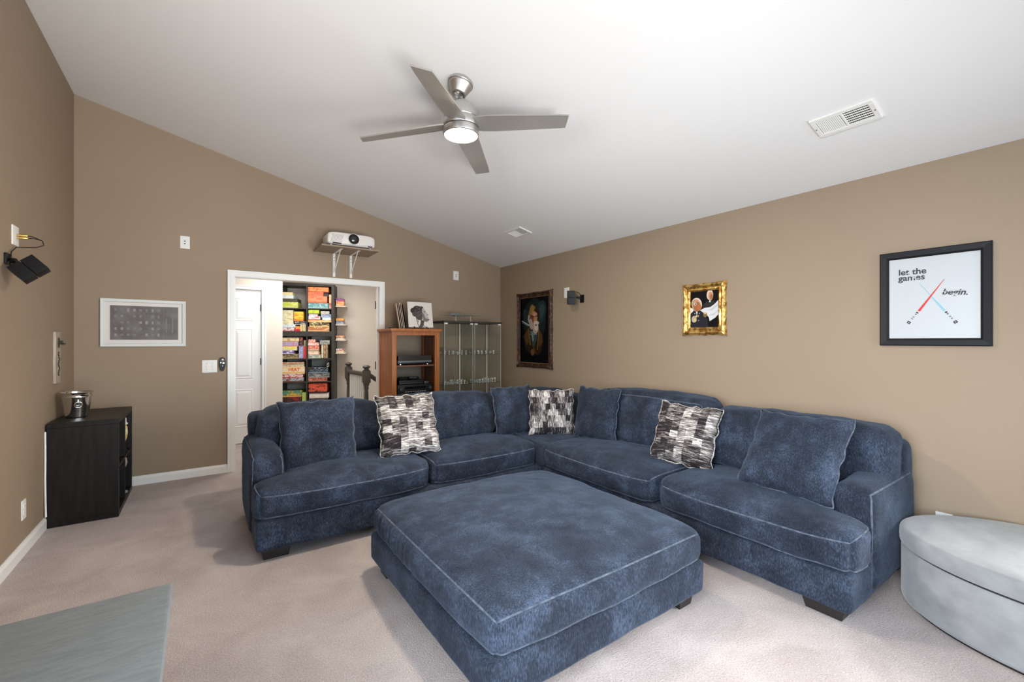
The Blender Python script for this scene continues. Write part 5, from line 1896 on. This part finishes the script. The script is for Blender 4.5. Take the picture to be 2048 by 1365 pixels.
# per cell: bounds of the cell as measured (x0, x1, top, bottom), then boxes (x0, x1, top, bottom, inks, label)
CELLS = [
    ('A', 0, (140, 700, 135, 615), 'top left shelf cube', [
        (150, 385, 278, 340, C(244, 222, 160), C(250, 240, 200), 'cream yellow game box, topmost'),
        (150, 397, 340, 410, C(214, 232, 236), C(240, 244, 240), 'pale blue game box under the cream one'),
        (150, 488, 412, 488, C(74, 64, 52), C(88, 76, 62), 'plain dark brown game box'),
        (150, 500, 490, 612, C(196, 206, 70), C(228, 226, 150), 'lime green game box at the bottom')]),
    ('A', 1, (712, 1240, 130, 640), 'top right shelf cube', [
        (716, 1175, 150, 262, C(240, 150, 80), C(206, 92, 50), 'light orange game box, topmost'),
        (716, 1060, 264, 355, C(232, 100, 66), C(240, 128, 92), 'plain red orange game box'),
        (1064, 1170, 282, 355, C(36, 28, 26), C(60, 44, 40), 'small black game box beside the red orange one'),
        (716, 1140, 360, 512, C(236, 142, 96), C(212, 98, 64), 'orange illustrated game box'),
        (720, 1170, 516, 636, C(96, 150, 150), C(168, 204, 198), 'teal game box at the bottom'),
        (1182, 1238, 312, 490, C(240, 190, 146), C(232, 170, 120), 'upright peach game box at the right edge'),
        (1186, 1238, 494, 636, C(176, 96, 76), C(226, 180, 160), 'upright brick red game box at the right edge')]),
    ('B', 0, (140, 700, 650, 1145), 'second row left shelf cube', [
        (148, 396, 672, 985, C(232, 222, 190), C(200, 190, 130), 'tall cream patterned game box'),
        (412, 630, 708, 915, C(244, 204, 60), C(226, 130, 50), 'yellow game box with an orange flower'),
        (425, 690, 918, 1000, C(58, 54, 56), C(170, 162, 160), 'dark grey game box under the yellow one'),
        (148, 440, 990, 1062, C(222, 230, 232), C(170, 190, 200), 'pale blue white game box'),
        (148, 420, 1066, 1138, C(226, 216, 216), C(200, 100, 110), 'white and pink game box at the bottom'),
        (440, 556, 1034, 1092, C(246, 150, 60), C(248, 170, 90), 'small orange game box'),
        (440, 556, 1094, 1144, C(206, 40, 50), C(190, 30, 44), 'small red game box'),
        (560, 594, 1002, 1144, C(236, 214, 160), C(228, 200, 140), 'first upright beige box beside the small red one'),
        (606, 638, 1002, 1144, C(236, 214, 160), C(228, 200, 140), 'middle upright beige card box'),
        (652, 682, 1002, 1144, C(236, 214, 160), C(228, 200, 140), 'rightmost upright beige card box beside the divider')]),
    ('B', 1, (712, 1240, 665, 1150), 'second row right shelf cube', [
        (730, 966, 680, 758, C(196, 214, 60), C(150, 170, 30), 'lime green game box, topmost'),
        (735, 930, 762, 806, C(200, 180, 196), C(230, 214, 226), 'thin lilac game box'),
        (730, 986, 812, 888, C(240, 226, 222), C(206, 110, 110), 'white game box with red print'),
        (720, 1236, 896, 944, C(228, 160, 80), C(240, 200, 150), 'wide thin orange yellow game box'),
        (750, 1190, 946, 1042, C(66, 54, 42), C(222, 200, 130), 'dark brown game box with cream lettering'),
        (720, 1190, 1046, 1148, C(176, 112, 70), C(232, 180, 130), 'brown orange game box at the bottom'),
        (1000, 1192, 702, 762, C(172, 170, 150), C(198, 196, 178), 'sage grey game box'),
        (1004, 1232, 766, 836, C(130, 142, 170), C(180, 186, 206), 'grey blue game box'),
        (1030, 1228, 840, 892, C(196, 216, 226), C(236, 230, 220), 'pale blue game box with white print')]),
    ('C', 0, (125, 615, 15, 465), 'third row left shelf cube', [
        (135, 465, 42, 112, C(238, 216, 170), C(206, 160, 100), 'cream game box, topmost'),
        (135, 450, 122, 214, C(180, 170, 206), C(206, 140, 140), 'lavender and pink game box'),
        (135, 420, 222, 296, C(232, 214, 90), C(240, 234, 200), 'yellow and white game box'),
        (135, 362, 302, 366, C(112, 92, 150), C(220, 214, 230), 'purple game box'),
        (135, 456, 370, 458, C(120, 102, 70), C(206, 180, 130), 'olive brown game box at the bottom'),
        (476, 544, 36, 204, C(70, 50, 56), C(180, 90, 70), 'upright dark patterned game box'),
        (460, 552, 208, 458, C(150, 152, 196), C(190, 186, 210), 'upright lavender blue game box'),
        (556, 606, 96, 216, C(120, 128, 90), C(190, 150, 110), 'small upright olive game box'),
        (556, 610, 222, 458, C(222, 60, 40), C(206, 50, 60), 'upright red game box')]),
    ('C', 1, (632, 1112, 15, 450), 'third row right shelf cube', [
        (645, 780, 76, 134, C(240, 206, 196), C(220, 110, 90), 'small pink cream game box, topmost'),
        (640, 860, 138, 200, C(238, 214, 200), C(220, 140, 120), 'cream and red game box'),
        (640, 860, 204, 278, C(214, 96, 84), C(236, 180, 150), 'coral red game box'),
        (640, 850, 282, 316, C(236, 220, 186), C(206, 180, 130), 'thin cream game box'),
        (640, 860, 320, 376, C(242, 226, 204), C(236, 150, 110), 'cream and orange game box'),
        (640, 896, 380, 448, C(150, 160, 140), C(220, 222, 206), 'grey green game box at the bottom'),
        (904, 942, 172, 448, C(226, 222, 190), C(206, 202, 170), 'upright cream game box'),
        (950, 988, 172, 448, C(206, 168, 130), C(150, 110, 80), 'upright tan game box'),
        (994, 1034, 172, 448, C(170, 150, 116), C(130, 110, 80), 'upright brown game box'),
        (876, 1076, 94, 168, C(128, 130, 124), C(176, 178, 170), 'grey game box lying across the upright boxes')]),
    ('D', 0, (125, 612, 480, 938), 'fourth row left shelf cube', [
        (135, 565, 532, 582, C(206, 120, 90), C(170, 190, 150), 'red and green game box, topmost'),
        (135, 562, 586, 626, C(236, 222, 196), C(190, 150, 130), 'thin cream game box'),
        (135, 578, 630, 772, C(242, 226, 196), C(238, 204, 160), 'cream game box with the word HEAT'),
        (142, 540, 776, 850, C(238, 230, 224), C(206, 60, 50), 'white and red game box'),
        (135, 556, 852, 936, C(170, 176, 190), C(130, 76, 60), 'grey blue illustrated game box at the bottom')]),
    ('D', 1, (632, 1112, 470, 912), 'fourth row right shelf cube', [
        (645, 1040, 626, 744, C(46, 42, 38), C(120, 140, 156), 'black game box with blue print'),
        (645, 1070, 746, 834, C(92, 94, 92), C(170, 166, 160), 'grey game box with silver print'),
        (640, 1022, 838, 910, C(170, 70, 56), C(220, 150, 120), 'dark red game box at the bottom'),
        (1012, 1062, 524, 624, C(56, 48, 46), C(200, 196, 190), 'small upright black and white game box')]),
    ('E', 0, (125, 612, 950, 1400), 'fifth row left shelf cube', [
        (135, 515, 1108, 1228, C(80, 140, 110), C(236, 180, 60), 'green and yellow game box'),
        (135, 504, 1232, 1395, C(52, 44, 40), C(170, 40, 44), 'dark game box with red print'),
        (522, 606, 1154, 1395, C(172, 192, 96), C(186, 200, 120), 'upright lime green game box')]),
    ('E', 1, (632, 1112, 940, 1390), 'fifth row right shelf cube', [
        (650, 1025, 962, 1152, C(226, 90, 60), C(70, 36, 34), 'red orange game box, topmost'),
        (660, 1056, 1166, 1262, C(240, 230, 216), C(226, 214, 200), 'plain white game box'),
        (650, 1040, 1266, 1388, C(60, 50, 46), C(96, 84, 74), 'dark brown game box at the bottom')]),
]
rnd = random.Random(5)
for row, col, (bx0, bx1, bt, bb), where, boxes in CELLS:
    cx0 = 0.038 if col == 0 else 0.3932
    cw, ch = 0.3388, 0.335
    zb = row_z[row]
    fx = lambda p: cx0 + max(0.003, min(cw - 0.003, (p - bx0) / (bx1 - bx0) * cw))
    fz = lambda p: zb + max(0.0, min(ch - 0.004, (bb - p) / (bb - bt) * ch))
    # settle the boxes: each rests on the highest box below it (or the shelf)
    done = []
    for b in sorted(boxes, key=lambda q: -q[3]):
        a0, a1 = fx(b[0]), fx(b[1])
        z0, z1 = fz(b[3]), fz(b[2])
        sup = zb
        for (d0, d1, dt) in done:
            if min(a1, d1) - max(a0, d0) > 0.012 and dt < z0 + 0.025:
                sup = max(sup, dt)
        if z1 - sup < 0.012:
            z1 = sup + 0.012
        z0 = sup
        done.append((a0, a1, z1))
        dep = rnd.uniform(0.24, 0.30)
        yf = rnd.uniform(0.012, 0.035)
        lab = '%s in the %s' % (b[6], where)
        nm = 'board_game'
        o = thing(nm, lab, 'game box', M=Msh @ Matrix.Translation(((a0 + a1) / 2, yf, z0)), group='board games on the hall shelf')
        hx = (a1 - a0) / 2 - 0.0006
        hh = z1 - z0
        m = print_mat('print_%s_%d' % (row + str(col), len(done)), b[4], b[5], scale=22 if hh > 0.03 else 34)
        upright = hh > (a1 - a0) * 1.3
        e = MB()
        if upright or hh < 0.02:
            e.box((-hx, 0, 0), (hx, dep, hh), 0.0008, seg=1)
            e.build('box_body', m, o, local=True)
        else:
            e.box((-hx + 0.0012, 0.0012, 0), (hx - 0.0012, dep - 0.0012, hh * 0.22))
            e.build('box_tray', mat('tray_%s_%d' % (row + str(col), len(done)), b[5], rough=0.5), o, local=True)
            e = MB()
            e.box((-hx, 0, hh * 0.18), (hx, dep, hh), 0.0008, seg=1)
            lid = e.build('box_lid', m, o, local=True)
            if 'HEAT' in b[6]:
                text_mesh('HEAT', 0.062, Matrix.Translation((-0.072, -0.0006, 0.045)) @ Matrix.Rotation(PI / 2, 4, 'X'), 'lettering', mat('orange_ink', lin(222, 92, 40), rough=0.5), lid, bold=0.002)
                q = MB()
                q.box((-hx, -0.0005, hh * 0.18), (hx, 0.0, hh * 0.3))
                q.box((-hx, -0.0005, hh * 0.82), (hx, 0.0, hh * 0.9))
                q.build('colour_band', mat('amber_ink', lin(240, 190, 90), rough=0.5), lid, local=True)

# three wall ledges right of the shelf with a few more boxes
k = 0
LED = [(1.905, 'upper', [(0.030, C(236, 206, 150), C(222, 110, 70), 'orange cream game box at the bottom'), (0.030, C(238, 140, 70), C(246, 190, 110), 'orange game box in the middle'), (0.028, C(206, 70, 70), C(240, 220, 214), 'red and white game box second from top'), (0.034, C(118, 60, 130), C(170, 110, 150), 'purple game box on top')]),
       (1.615, 'middle', [(0.028, C(176, 160, 130), C(150, 170, 190), 'tan grey game box at the bottom'), (0.030, C(90, 106, 110), C(150, 160, 196), 'dark grey blue game box in the middle'), (0.038, C(238, 190, 80), C(226, 120, 60), 'yellow and orange game box on top')]),
       (1.375, 'lower', [(0.022, C(240, 228, 206), C(220, 200, 170), 'cream game box at the bottom'), (0.022, C(70, 50, 40), C(226, 200, 160), 'dark brown game box in the middle'), (0.024, C(230, 140, 100), C(240, 196, 160), 'peach orange game box on top')]),
       (1.170, 'lowest', [(0.030, C(230, 206, 150), C(240, 228, 200), 'pale yellow game box at the bottom'), (0.034, C(236, 228, 226), C(206, 80, 80), 'white game box with red print on top')])]
for z, nm_, bxs in LED:
    lx0, lx1 = 0.778, 0.93
    o = thing('wall_ledge', 'white wall ledge with game boxes right of the hall shelf, %s one' % nm_, 'ledge', M=Msh @ Matrix.Translation((lx0, DEP, z)))
    mb = MB()
    mb.box((0, -0.275, -0.014), (lx1 - lx0, 0.025, 0.0), 0.001, seg=1)
    mb.build('board', M_HALL, o, local=True)
    zz = z
    for h, c1, c2, lab in bxs:
        w = rnd.uniform(0.105, 0.125)
        g = thing('board_game', '%s on the %s wall ledge' % (lab, nm_), 'game box', M=Msh @ Matrix.Translation((lx0 + 0.004, 0.13, zz)), group='board games on the wall ledges')
        mb = MB()
        mb.box((0.0, 0, h * 0.2), (w, 0.2, h), 0.0008, seg=1)
        mb.build('box_lid', print_mat('print_ledge_%d' % k, c1, c2, scale=26), g, local=True)
        mb = MB()
        mb.box((0.001, 0.001, 0), (w - 0.001, 0.199, h * 0.22))
        mb.build('box_tray', mat('tray_ledge_%d' % k, c2), g, local=True)
        zz += h
        k += 1

# ------------------------------------------------------------------ stair railing in the hall
rl = thing('stair_railing', 'dark stained stair railing with white balusters in the hall', 'railing', loc=(1.765, 6.3, 0))


def newel(x, y, zt):
    b = MB()
    w = 0.044
    b.box((x - w, y - w, zt - 0.235), (x + w, y + w, zt - 0.075), 0.004)
    b.lathe([(0.044, zt - 0.075), (0.046, zt - 0.068), (0.030, zt - 0.060), (0.028, zt - 0.050), (0.046, zt - 0.036), (0.050, zt - 0.022), (0.040, zt - 0.010), (0.018, zt - 0.002), (0.0, zt)], 24, (x, y, 0))
    b.lathe([(0.043, zt - 0.235), (0.040, zt - 0.25), (0.026, zt - 0.29), (0.030, zt - 0.305), (0.030, zt - 0.315), (0.022, zt - 0.33), (0.026, zt - 0.40), (0.031, 0.30), (0.036, 0.27), (0.0, 0.27)], 24, (x, y, 0))
    b.box((x - w, y - w, 0.0), (x + w, y + w, 0.27), 0.004)
    return b.build('newel_post', M_NEWEL, rl, smooth=35)


newel(1.745, 6.645, 1.045)
newel(1.780, 5.900, 1.035)
mb = MB()
mb.prism([(-0.030, 0.885), (0.030, 0.885), (0.034, 0.905), (0.030, 0.925), (0.016, 0.938), (-0.016, 0.938), (-0.030, 0.925), (-0.034, 0.905)], 5.94, 6.60, 'y', M=frame_matrix((1, 0, 0), (-0.047, 1, 0), (0, 0, 1), (2.06, 0, 0)))
mb.build('handrail', M_NEWEL, rl, smooth=40)
mb = MB()
mb.prism([(-0.028, -0.025), (0.028, -0.025), (0.032, 0.0), (0.016, 0.026), (-0.016, 0.026), (-0.032, 0.0)], 0.0, 0.75, 'x', M=frame_matrix(Vector((0.80, 0.0, -0.60)), Vector((0, 1, 0)), Vector((0.6, 0, 0.8)), (1.82, 5.90, 0.90)))
mb.build('handrail', M_NEWEL, rl, smooth=40)
mb = MB()
mb.box((1.725, 5.94, 0.0), (1.80, 6.60, 0.03))
mb.build('shoe_rail', M_TRIM, rl)
for k in range(7):
    y = 6.01 + k * 0.088
    x = 1.78 - 0.047 * (y - 5.9)
    mb = MB()
    mb.box((x - 0.015, y - 0.015, 0.03), (x + 0.015, y + 0.015, 0.888), 0.002, seg=1)
    mb.build('baluster', M_TRIM, rl)
